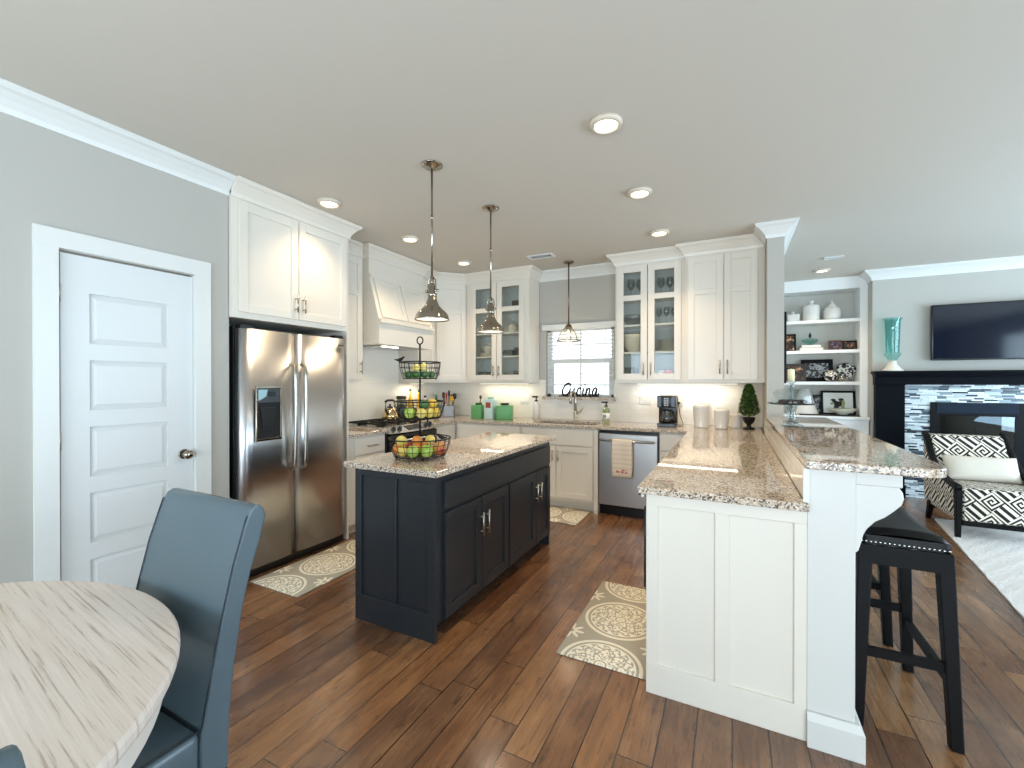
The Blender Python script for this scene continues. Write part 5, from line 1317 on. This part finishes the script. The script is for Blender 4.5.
# ================================================================== BAR STOOLS
NAIL = M('silver_nailheads', 'cfccc4', .25, 1.0)
def bar_stool(loc, lab):
    s = thing('bar_stool', lab, 'stool', loc, 0, group='black saddle bar stools at the raised bar', local=True)
    hx, hy = .138, .245
    def zt(y): return .768+.018*abs(y/hy)**2.2
    m = MB(); nu, nv = 12, 26
    def top(u, v):
        x = (u-.5)*2*hx; y = (v-.5)*2*hy
        ex = min(1, min(u, 1-u)*6); ey = min(1, min(v, 1-v)*14)
        r = (1-(1-ex)**2)**.5*(1-(1-ey)**2)**.5
        return (x*(.985+.015*r), y*(.99+.01*r), zt(y)-.026+.026*r+.010*math.sin(PI*u))
    m.grid(top, nu, nv)
    for sx in (0, 1):
        m.grid(lambda u, v, sx=sx: ((-hx if sx == 0 else hx)*.985, (v-.5)*2*hy*.99, (zt((v-.5)*2*hy)-.026)*u+(zt((v-.5)*2*hy)-.062)*(1-u)), 1, nv)
    for sy in (0, 1):
        yy = (-hy if sy == 0 else hy)*.99
        m.grid(lambda u, v, yy=yy: ((u-.5)*2*hx*.985, yy, (zt(hy)-.026)*v+(zt(hy)-.062)*(1-v)), nu, 1)
    bot = lambda u, v: ((u-.5)*2*hx*.985, (v-.5)*2*hy*.99, zt((v-.5)*2*hy)-.062)
    m.grid(bot, 1, nv)
    cu = build('seat_cushion', m, LEATH, s, weld=True)
    nm = MB()
    for sy in (-1, 1):
        for i in range(19): nm.ball(((i/18-.5)*2*(hx-.006), sy*(hy*.99+.0005), zt(hy)-.053), .0045, 8, 4, 1, .6, 1)
    for sx in (-1, 1):
        for i in range(1, 32):
            y = (i/32-.5)*2*hy*.98; nm.ball((sx*(hx*.985+.0005), y, zt(y)-.053), .0045, 8, 4, .6, 1, 1)
    build('nailhead_trim', nm, NAIL, cu)
    a = MB()
    for sy in (-1, 1):
        z1 = zt(hy)-.0625; a.hexa([(-hx+.004, sy*hy*.985-.012, z1-.075), (hx-.004, sy*hy*.985-.012, z1-.075), (hx-.004, sy*hy*.985+.004*sy, z1-.075), (-hx+.004, sy*hy*.985+.004*sy, z1-.075)],
                                  [(-hx+.004, sy*hy*.985-.012, z1), (hx-.004, sy*hy*.985-.012, z1), (hx-.004, sy*hy*.985+.004*sy, z1), (-hx+.004, sy*hy*.985+.004*sy, z1)])
    for sx in (-1, 1):
        pts = [(-hy*.97+2*hy*.97*i/16) for i in range(17)]
        for y0, y1 in zip(pts, pts[1:]):
            x0, x1 = sorted((sx*(hx-.004), sx*(hx-.022)))
            a.hexa([(x0, y0, zt(y0)-.125), (x1, y0, zt(y0)-.125), (x1, y1, zt(y1)-.125), (x0, y1, zt(y1)-.125)], [(x0, y0, zt(y0)-.0625), (x1, y0, zt(y0)-.0625), (x1, y1, zt(y1)-.0625), (x0, y1, zt(y1)-.0625)])
    build('apron', a, WOODBLK, s)
    def lp(sx, sy, z):
        k = z/.72; return (sx*(.148-.028*k), sy*(.252-.024*k))
    for sx in (-1, 1):
        for sy in (-1, 1):
            l = MB(); h0, h1 = .019, .024
            x0, y0 = lp(sx, sy, 0); x1, y1 = lp(sx, sy, .722)
            l.hexa([(x0-h0, y0-h0, 0), (x0+h0, y0-h0, 0), (x0+h0, y0+h0, 0), (x0-h0, y0+h0, 0)], [(x1-h1, y1-h1, .722), (x1+h1, y1-h1, .722), (x1+h1, y1+h1, .722), (x1-h1, y1+h1, .722)])
            build('leg', l, WOODBLK, s, bevel=.003)
    def bar_(p, q, z, z2=None):
        z2 = z2 or z; t = .011
        v = Vector((q[0]-p[0], q[1]-p[1], 0)).normalized(); n_ = Vector((-v.y, v.x, 0))*t
        b_ = MB(); A = Vector((p[0], p[1], z)); B = Vector((q[0], q[1], z2)); Zv = Vector((0, 0, .017))
        b_.hexa([A-n_-Zv, A+n_-Zv, B+n_-Zv, B-n_-Zv], [A-n_+Zv, A+n_+Zv, B+n_+Zv, B-n_+Zv]); build('stretcher', b_, WOODBLK, s)
    bar_(lp(-1, -1, .30), lp(1, -1, .30), .295); bar_(lp(-1, 1, .30), lp(1, 1, .30), .295)
    bar_(lp(1, -1, .25), lp(1, 1, .25), .24); bar_(lp(-1, -1, .25), lp(-1, 1, .25), .24)
    return s
bar_stool((.596, 2.443, 0), 'black saddle bar stool at the near end of the raised bar')
bar_stool((.575, 3.16, 0), 'black saddle bar stool behind the first, further along the bar')

# ================================================================== LIVING ROOM
# ---- built-in bookcase
bk = thing('bookcase', 'white built-in bookcase with open shelves beside the fireplace', 'bookcase', (.95, 7.15, 0))
b = MB(); x0, x1, yf, yb = .394, 1.5315, 7.0, 7.358
b.box(x0, .47, yf, yf+.02, .93, CZ-.001); b.box(1.452, x1, yf, yf+.02, .93, CZ-.001); b.box(.47, 1.452, yf, yf+.02, 2.585, CZ-.001)
b.box(x0, x0+.018, yf+.02, yb, .93, CZ-.001); b.box(1.452, 1.470, yf+.02, yb, .93, 2.60); b.box(.47, 1.452, yf+.02, yb, 2.585, 2.60)
build('face_frame', b, SHELFW, bk)
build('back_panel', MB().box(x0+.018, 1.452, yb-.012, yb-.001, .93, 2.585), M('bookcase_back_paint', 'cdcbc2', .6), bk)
SHZ = [2.198, 1.795, 1.378]
for zs in SHZ: build('shelf', MB().box(x0+.019, 1.4515, yf+.004, yb-.013, zs-.042, zs), SHELFW, bk, bevel=.002)
build('counter', MB().box(x0, x1-.004, 6.865, yb, .895, .930), SHELFW, bk, bevel=.003)
build('lower_cabinet', MB().box(x0, x1-.006, 6.905, yb, .10, .895).box(x0, x1-.006, 6.96, yb, 0, .10), SHELFW, bk)
for a, bb, s in ((.41, .955, 'r'), (.965, 1.515, 'l')): door(FB(6.905), bk, a, bb, .12, .885, s, .72, mat=SHELFW)
# ---- shelf things
ST = .0008
def jar(x, y, z, prof, lidp, lab):
    t = thing('lidded_jar', lab, 'jar', (x, y, z))
    build('body', MB().lathe(prof, (x, y, z), 28), CREAMC if False else CERAM, t); build('lid', MB().lathe(lidp, (x, y, z), 24), CERAM, t)
s1 = SHZ[0]+ST
t = thing('trinket_box', 'white square box with knob lid on the top bookcase shelf', 'box', (.742, 7.15, s1))
build('body', MB().rbox(.672, .812, 7.09, 7.21, s1, s1+.105, .006, 2), CERAM, t); build('knob', MB().ball((.742, 7.15, s1+.128), .022, 12, 8), CERAM, t)
jar(.950, 7.15, s1, [(0, 0), (.094, 0), (.096, .01), (.096, .20), (.09, .215), (.05, .222), (0, .222)], [(0, .222), (.045, .222), (.03, .238), (.018, .25), (.03, .262), (.03, .278), (0, .285)], 'white cylindrical lidded jar on the top bookcase shelf')
jar(1.182, 7.15, s1, [(0, 0), (.082, 0), (.096, .04), (.098, .10), (.088, .15), (.062, .18), (.05, .185), (0, .185)], [(0, .185), (.056, .185), (.045, .205), (.02, .225), (.01, .24), (.014, .255), (0, .265)], 'white ginger jar with pointed lid on the top bookcase shelf')
def photo_mat(name, stops, sc):
    t = NT(name); n = t.noise(t.coords(), sc, 4, .6); return t.done(t.ramp(n, stops), .4, 0)
def picture(x0, x1, z0, h, y, fw, fm, im, lab, lean=.10, mat=None, matw=0.0):
    w_ = x1-x0
    t = thing('picture_frame', lab, 'picture frame', ((x0+x1)/2, y, z0))
    R = Matrix.Translation(((x0+x1)/2, y, z0+.018*lean)) @ Matrix.Rotation(-lean, 4, 'X')
    b = MB(R); d = .018
    b.box(-w_/2, -w_/2+fw, 0, d, 0, h); b.box(w_/2-fw, w_/2, 0, d, 0, h); b.box(-w_/2+fw, w_/2-fw, 0, d, 0, fw); b.box(-w_/2+fw, w_/2-fw, 0, d, h-fw, h)
    build('frame', b, fm, t)
    if mat: build('mount', MB(R).box(-w_/2+fw, w_/2-fw, .008, .012, fw, h-fw), mat, t)
    build('print', MB(R).box(-w_/2+fw+matw, w_/2-fw-matw, .006 if mat else .008, .0079 if mat else .012, fw+matw, h-fw-matw), im, t)
    return t, R
FRB = M('black_picture_frame', '080708', .45, Specular_IOR_Level=.15); FRN = M('brown_picture_frame', '3a2a24', .4)
BW = photo_mat('black_and_white_photo', [(.35, '0e0e10'), (.47, '3b3b3d'), (.52, 'c8c8ca'), (.6, '5b5b5e'), (.7, 'e0e0e0')], 17)
CO = photo_mat('colour_photo', [(.35, '1a1c2c'), (.5, '3a3550'), (.58, 'c58a66'), (.7, 'efe2d2')], 20)
CO2 = photo_mat('warm_photo', [(.35, '14100e'), (.5, '3a2416'), (.58, 'c78d5c'), (.7, 'f2e6d8')], 15)
s2 = SHZ[1]+ST
picture(.50, .786, s2, .25, 7.22, .022, FRB, CO2, 'black photo frame at the left end of the second bookcase shelf')
for i, (w_, d_, hh, mt, lb) in enumerate(((.27, .18, .042, M('beige_book_cloth', 'b7ab97', .7), 'beige hardback book at the bottom of the two-book stack'), (.22, .16, .036, M('white_book_cloth', 'd9d6cf', .7), 'white hardback book under the teal dish'))):
    zb = s2+.0425*i
    t = thing('book', lb, 'book', (.945, 7.16, zb)); a, c_ = .945-w_/2, 7.16-d_/2
    build('cover', MB().box(a, a+w_, c_, c_+d_, zb, zb+.004).box(a, a+w_, c_, c_+d_, zb+hh-.004, zb+hh).box(a, a+.005, c_, c_+d_, zb+.004, zb+hh-.004), mt, t)
    build('pages', MB().box(a+.005, a+w_-.004, c_+.004, c_+d_-.004, zb+.004, zb+hh-.004), PAPERW, t)
zb = s2+.0425+.0365
t = thing('glass_dish', 'shallow teal glass dish with dark finial on the book stack', 'dish', (.938, 7.15, zb))
build('bowl', MB().lathe([(0, 0), (.03, 0), (.035, .012), (.075, .035), (.096, .062), (.098, .072), (.092, .07), (.07, .045), (0, .02)], (.938, 7.15, zb), 28), TEALG, t)
build('lid', MB().lathe([(.09, .072), (.07, .088), (.03, .10), (0, .104)], (.938, 7.15, zb), 26), bpy.data.materials['dome_glass'], t)
build('finial', MB().lathe([(0, .10), (.012, .104), (.020, .125), (.012, .15), (.004, .172), (0, .178)], (.938, 7.15, zb), 14), BLACKP, t)
picture(1.14, 1.290, s2, .130, 7.12, .016, BROWNW, CO, 'small wooden photo frame to the right of the books')
picture(1.294, 1.448, s2, .122, 7.13, .014, FRB, CO2, 'small black photo frame at the right end of the second shelf')
s3 = SHZ[2]+ST
picture(.60, .895, s3, .245, 7.15, .038, FRN, CO2, 'brown photo frame on the third bookcase shelf')
picture(.85, 1.215, s3, .305, 7.25, .052, FRB, BW, 'wide black frame holding a black and white group photo')
def speck():
    t = NT('black_white_mosaic_ball'); vo = t.node('ShaderNodeTexVoronoi'); t.link(t.coords(), vo.inputs['Vector']); vo.inputs['Scale'].default_value = 46
    return t.done(t.ramp(t.white(t.scale(vo.outputs['Position'], (91.7, 53.1, 37.7))), [(0, '0f0e0d'), (.5, '1c1a18'), (.55, 'd9d4cb'), (.8, 'f0ece4')], 'CONSTANT'), .3, 0)
SPK = speck()
single('decorative_ball', MB().ball((1.165, 7.12, s3+.076), .076, 22, 14), SPK, 'black and white mosaic ball in front of the group photo', 'ornament')
t = thing('decorative_plate', 'oval black and white patterned plate on a small stand on the third bookcase shelf', 'plate', (1.345, 7.2, s3))
R = Matrix.Translation((1.345, 7.21, s3+.145)) @ Matrix.Rotation(PI/2-.15, 4, 'X')
build('dish', MB(R).lathe([(0, -.004), (.075, -.002), (.112, .012), (.115, .016), (.075, .006), (0, .004)], (0, 0, 0), 34, sx=1.0, sy=.88), SPK, t)
b = MB()
for sx in (-1, 1): b.tube([(1.345+sx*.05, 7.15, s3+.03), (1.345+sx*.05, 7.165, s3+.006), (1.345+sx*.045, 7.24, s3+.006), (1.345+sx*.02, 7.25, s3+.13)], .004, 6)
build('stand', b, BLACKM, t)
single('silver_ball', MB().ball((1.275, 7.08, s3+.040), .040, 20, 12), CHROME, 'small silver ball beside the mosaic ball on the third shelf', 'ornament')
# counter of the bookcase
c0 = .9308
single('serving_tray', MB().rbox(.80, 1.448, 6.94, 7.10, c0, c0+.012, .004, 1), BLACKP, 'long thin black tray on the bookcase counter under the bowl', 'tray')
m = MB(); m.lathe([(0, 0), (.165, 0), (.162, .02), (.060, .345), (.050, .35), (.046, .34), (.13, .05), (0, .01)], (.885, 7.22, c0), 32); single('flared_vessel', m, CERAM, 'large white flared vessel on the bookcase counter behind the cake stand', 'vase')
picture(.99, 1.16, c0, .26, 7.27, .02, FRB, BW, 'dark photo frame behind the botanical print on the counter', .06)
t, R = picture(1.07, 1.448, c0, .325, 7.17, .026, FRB, PAPERW, 'black framed botanical print leaning on the bookcase counter', .16, M('white_mount_card', 'efefec', .7), .012)
lf = MB(R)
for cx_, cz_, rx, rz in ((-.03, .17, .035, .022), (.0, .135, .045, .026), (.035, .205, .030, .020), (-.05, .20, .028, .018), (.025, .165, .035, .02), (-.02, .105, .03, .018)):
    lf.prism([(cx_+rx*math.cos(2*PI*i/16), cz_+rz*math.sin(2*PI*i/16)) for i in range(16)], 'y', .0052, .0059)
build('leaf_print', lf, M('dark_ink', '1d1815', .6), t)
lf = MB(R)
for cx_, cz_, rx, rz in ((.06, .16, .018, .040), (.05, .11, .022, .025), (-.065, .15, .022, .02)):
    lf.prism([(cx_+rx*math.cos(2*PI*i/16), cz_+rz*math.sin(2*PI*i/16)) for i in range(16)], 'y', .0045, .0050)
build('leaf_print', lf, M('olive_ink', '98a56a', .6), t, label='pale green leaves of the print')
bw = single('bowl', MB().lathe([(0, 0), (.05, 0), (.06, .012), (.13, .05), (.165, .082), (.158, .082), (.12, .052), (0, .02)], (1.275, 7.02, c0+.0125), 30), M('speckled_stone_bowl', 'c9c6b4', .5, var=.15, vscale=40), 'shallow speckled stone bowl on the black tray in front of the botanical print', 'bowl')
# frame hung on the living-room face of the wing wall
t = thing('wall_picture', 'black framed picture hanging on the side of the wing wall, seen edge on', 'picture frame', (.405, 4.95, 1.36))
b = MB(); b.box(.393, .416, 4.47, 4.51, 1.36, 1.985); b.box(.393, .416, 5.36, 5.40, 1.36, 1.985); b.box(.393, .416, 4.51, 5.36, 1.36, 1.40); b.box(.393, .416, 4.51, 5.36, 1.945, 1.985)
build('frame', b, FRB, t); build('print', MB().box(.396, .404, 4.51, 5.36, 1.40, 1.945), BW, t)

# ---- fireplace
fp = thing('fireplace', 'black mantel fireplace with grey and white mosaic tile surround', 'fireplace', (2.45, 6.70, 0))
A0, A1 = 1.545, 3.355
for xa in (A0, A1-.272):
    l = build('mantel_leg', MB().box(xa, xa+.272, 6.700, 6.799, 0, 1.335).box(xa-.008, xa+.280, 6.690, 6.799, 0, .14).box(xa-.008, xa+.280, 6.690, 6.799, 1.335, 1.44), MANTEL, fp, bevel=.003)
build('frieze', MB().box(A0+.282, A1-.282, 6.700, 6.799, 1.34, 1.44), MANTEL, fp, bevel=.002)
build('mantel_shelf', MB().box(A0-.03, A1+.03, 6.615, 6.799, 1.466, 1.502).box(A0-.015, A1+.015, 6.65, 6.799, 1.441, 1.466), MANTEL, fp, bevel=.004)
ti = MB(); ti.box(A0+.273, 2.062, 6.772, 6.799, 0, 1.34); ti.box(2.838, A1-.273, 6.772, 6.799, 0, 1.34); ti.box(2.062, 2.838, 6.772, 6.799, 1.135, 1.34)
build('tile_surround', ti, MOSAIC, fp)
fb = MB(); fb.box(2.063, 2.137, 6.755, 6.799, 0, 1.134); fb.box(2.763, 2.837, 6.755, 6.799, 0, 1.134); fb.box(2.137, 2.763, 6.755, 6.799, .985, 1.012); fb.box(2.137, 2.763, 6.755, 6.799, 0, .20)
build('firebox_frame', fb, M('black_firebox_metal', '050609', .45, Specular_IOR_Level=.15), fp)
build('upper_louver', MB().box(2.11, 2.79, 6.750, 6.799, 1.012, 1.134), SLATE, fp, bevel=.003)
build('firebox_interior', MB().box(2.137, 2.763, 6.790, 6.799, .20, .985), M('soot_grey', '2c3437', .9, var=.3, vscale=7), fp)
build('firebox_glass', MB().box(2.137, 2.763, 6.762, 6.765, .20, .985), pane('firebox_glass', '9fb0b4', .12), fp)
b = MB(); b.tube([(2.40, 6.778, .25), (2.42, 6.778, .50), (2.46, 6.778, .72), (2.45, 6.778, .86)], .012, 7).tube([(2.45, 6.778, .60), (2.52, 6.778, .74)], .009, 6).tube([(2.25, 6.778, .25), (2.65, 6.778, .25)], .03, 8)
build('fire_log', b, M('charred_log', '171412', .9), fp)
vx, vy, vz = 1.70, 6.70, 1.5028
v = thing('hurricane_vase', 'teal glass hurricane vase on a white footed base on the mantel', 'vase', (vx, vy, vz))
build('base', MB().lathe([(0, 0), (.098, 0), (.100, .012), (.080, .03), (.050, .07), (.036, .10), (.036, .115), (.045, .122), (0, .125)], (vx, vy, vz), 26), M('distressed_white_wood', 'dcd7cb', .6, var=.12, vscale=30), v)
build('bowl', MB().lathe([(0, .126), (.038, .126), (.058, .16), (.080, .20), (.082, .212), (.064, .218), (0, .22)], (vx, vy, vz), 30), TEALG, v)
build('cylinder', MB().lathe([(.062, .219), (.065, .30), (.070, .48), (.075, .60), (.090, .622), (.092, .630), (.087, .628), (.072, .606), (.067, .48), (.062, .30), (.059, .222)], (vx, vy, vz), 34), TEALG, v)
tv = thing('television', 'flat black television mounted on the wall above the mantel', 'television', (2.62, 6.75, 1.62))
build('bezel', MB().rbox(2.055, 3.185, 6.715, 6.755, 1.622, 2.262, .006, 2), BLACKP, tv)
build('screen', MB().box(2.07, 3.17, 6.7135, 6.7155, 1.640, 2.247), M('navy_tv_glass', '0a1424', .08), tv)
build('wall_bracket', MB().box(2.4, 2.84, 6.755, 6.7995, 1.80, 2.1), BLACKP, tv)

# ---- armchair with key-pattern fabric
ac = thing('armchair', 'dark wood armchair upholstered in black and cream key-pattern fabric', 'armchair', (2.05, 5.45, 0))
ax0, ax1 = 1.755, 2.335
build('seat', MB().rbox(ax0+.028, ax1-.028, 5.135, 5.80, .165, .455, .022, 3), GREEK, ac)
bkM = MB()
fr_, re_ = [(5.60, .45), (5.70, .62), (5.835, .845)], [(5.90, .85), (5.93, .80), (5.83, .60), (5.76, .40), (5.66, .40)]
bkM.prism(fr_+re_, 'x', ax0+.030, ax1-.030)
build('backrest', bkM, GREEK, ac, bevel=.012, seg=2)
def swept(x0, x1, path, th):                         # a flat bar following a path in the y-z plane
    m = MB(); n_ = len(path); L_, R2 = [], []
    for i in range(n_):
        a, b_ = Vector(path[max(i-1, 0)]), Vector(path[min(i+1, n_-1)]); d_ = (b_-a).normalized(); nn = Vector((-d_.y, d_.x))
        p = Vector(path[i]); L_.append(p+nn*th[i]/2); R2.append(p-nn*th[i]/2)
    m.prism([tuple(q) for q in L_]+[tuple(q) for q in R2[::-1]], 'x', x0, x1, 0, True); return m
for xa, xb_ in ((ax0-.018, ax0+.028), (ax1-.028, ax1+.018)):
    build('arm', swept(xa, xb_, [(5.925, .862), (5.86, .80), (5.78, .70), (5.69, .60), (5.59, .535), (5.45, .49), (5.30, .462), (5.155, .448)], [.040, .046, .048, .048, .046, .044, .044, .046]), WOODBLK, ac, bevel=.004)
    build('leg', MB().hexa([(xa+.006, 5.150, 0), (xb_-.006, 5.150, 0), (xb_-.006, 5.185, 0), (xa+.006, 5.185, 0)], [(xa, 5.135, .43), (xb_, 5.135, .43), (xb_, 5.195, .43), (xa, 5.195, .43)]), WOODBLK, ac, bevel=.004)
    build('leg', MB().hexa([(xa+.006, 5.80, 0), (xb_-.006, 5.80, 0), (xb_-.006, 5.84, 0), (xa+.006, 5.84, 0)], [(xa, 5.70, .20), (xb_, 5.70, .20), (xb_, 5.77, .20), (xa, 5.77, .20)]), WOODBLK, ac, bevel=.003)
    build('side_panel', MB().prism([(5.196, .165), (5.196, .430), (5.45, .468), (5.59, .512), (5.70, .578), (5.80, .68), (5.90, .80), (5.90, .40), (5.86, .175)], 'x', xa+.010, xb_-.006), GREEK, ac)
build('seat_rail', MB().box(ax0+.028, ax1-.028, 5.137, 5.165, .125, .168), WOODBLK, ac)
build('seat_rail', MB().box(ax0+.028, ax1-.028, 5.74, 5.77, .125, .168), WOODBLK, ac)
pl = MB(Matrix.Translation((2.055, 5.575, .565)) @ Matrix.Rotation(-.50, 4, 'X'))
def pillow(u, v, s):
    x = (u-.5)*.50; z = (v-.5)*.235
    e = max(0, 1-abs(2*u-1)**4)*max(0, 1-abs(2*v-1)**4)
    return (x*(1+.03*abs(2*v-1)), s*(.062*e**.6), z*(1+.06*abs(2*u-1)**3))
pl.grid(lambda u, v: pillow(u, v, -1), 22, 14); pl.grid(lambda u, v: pillow(u, v, 1), 22, 14)
single('lumbar_pillow', pl, PILLOW, 'oatmeal lumbar pillow on the patterned armchair', 'pillow', weld=True)
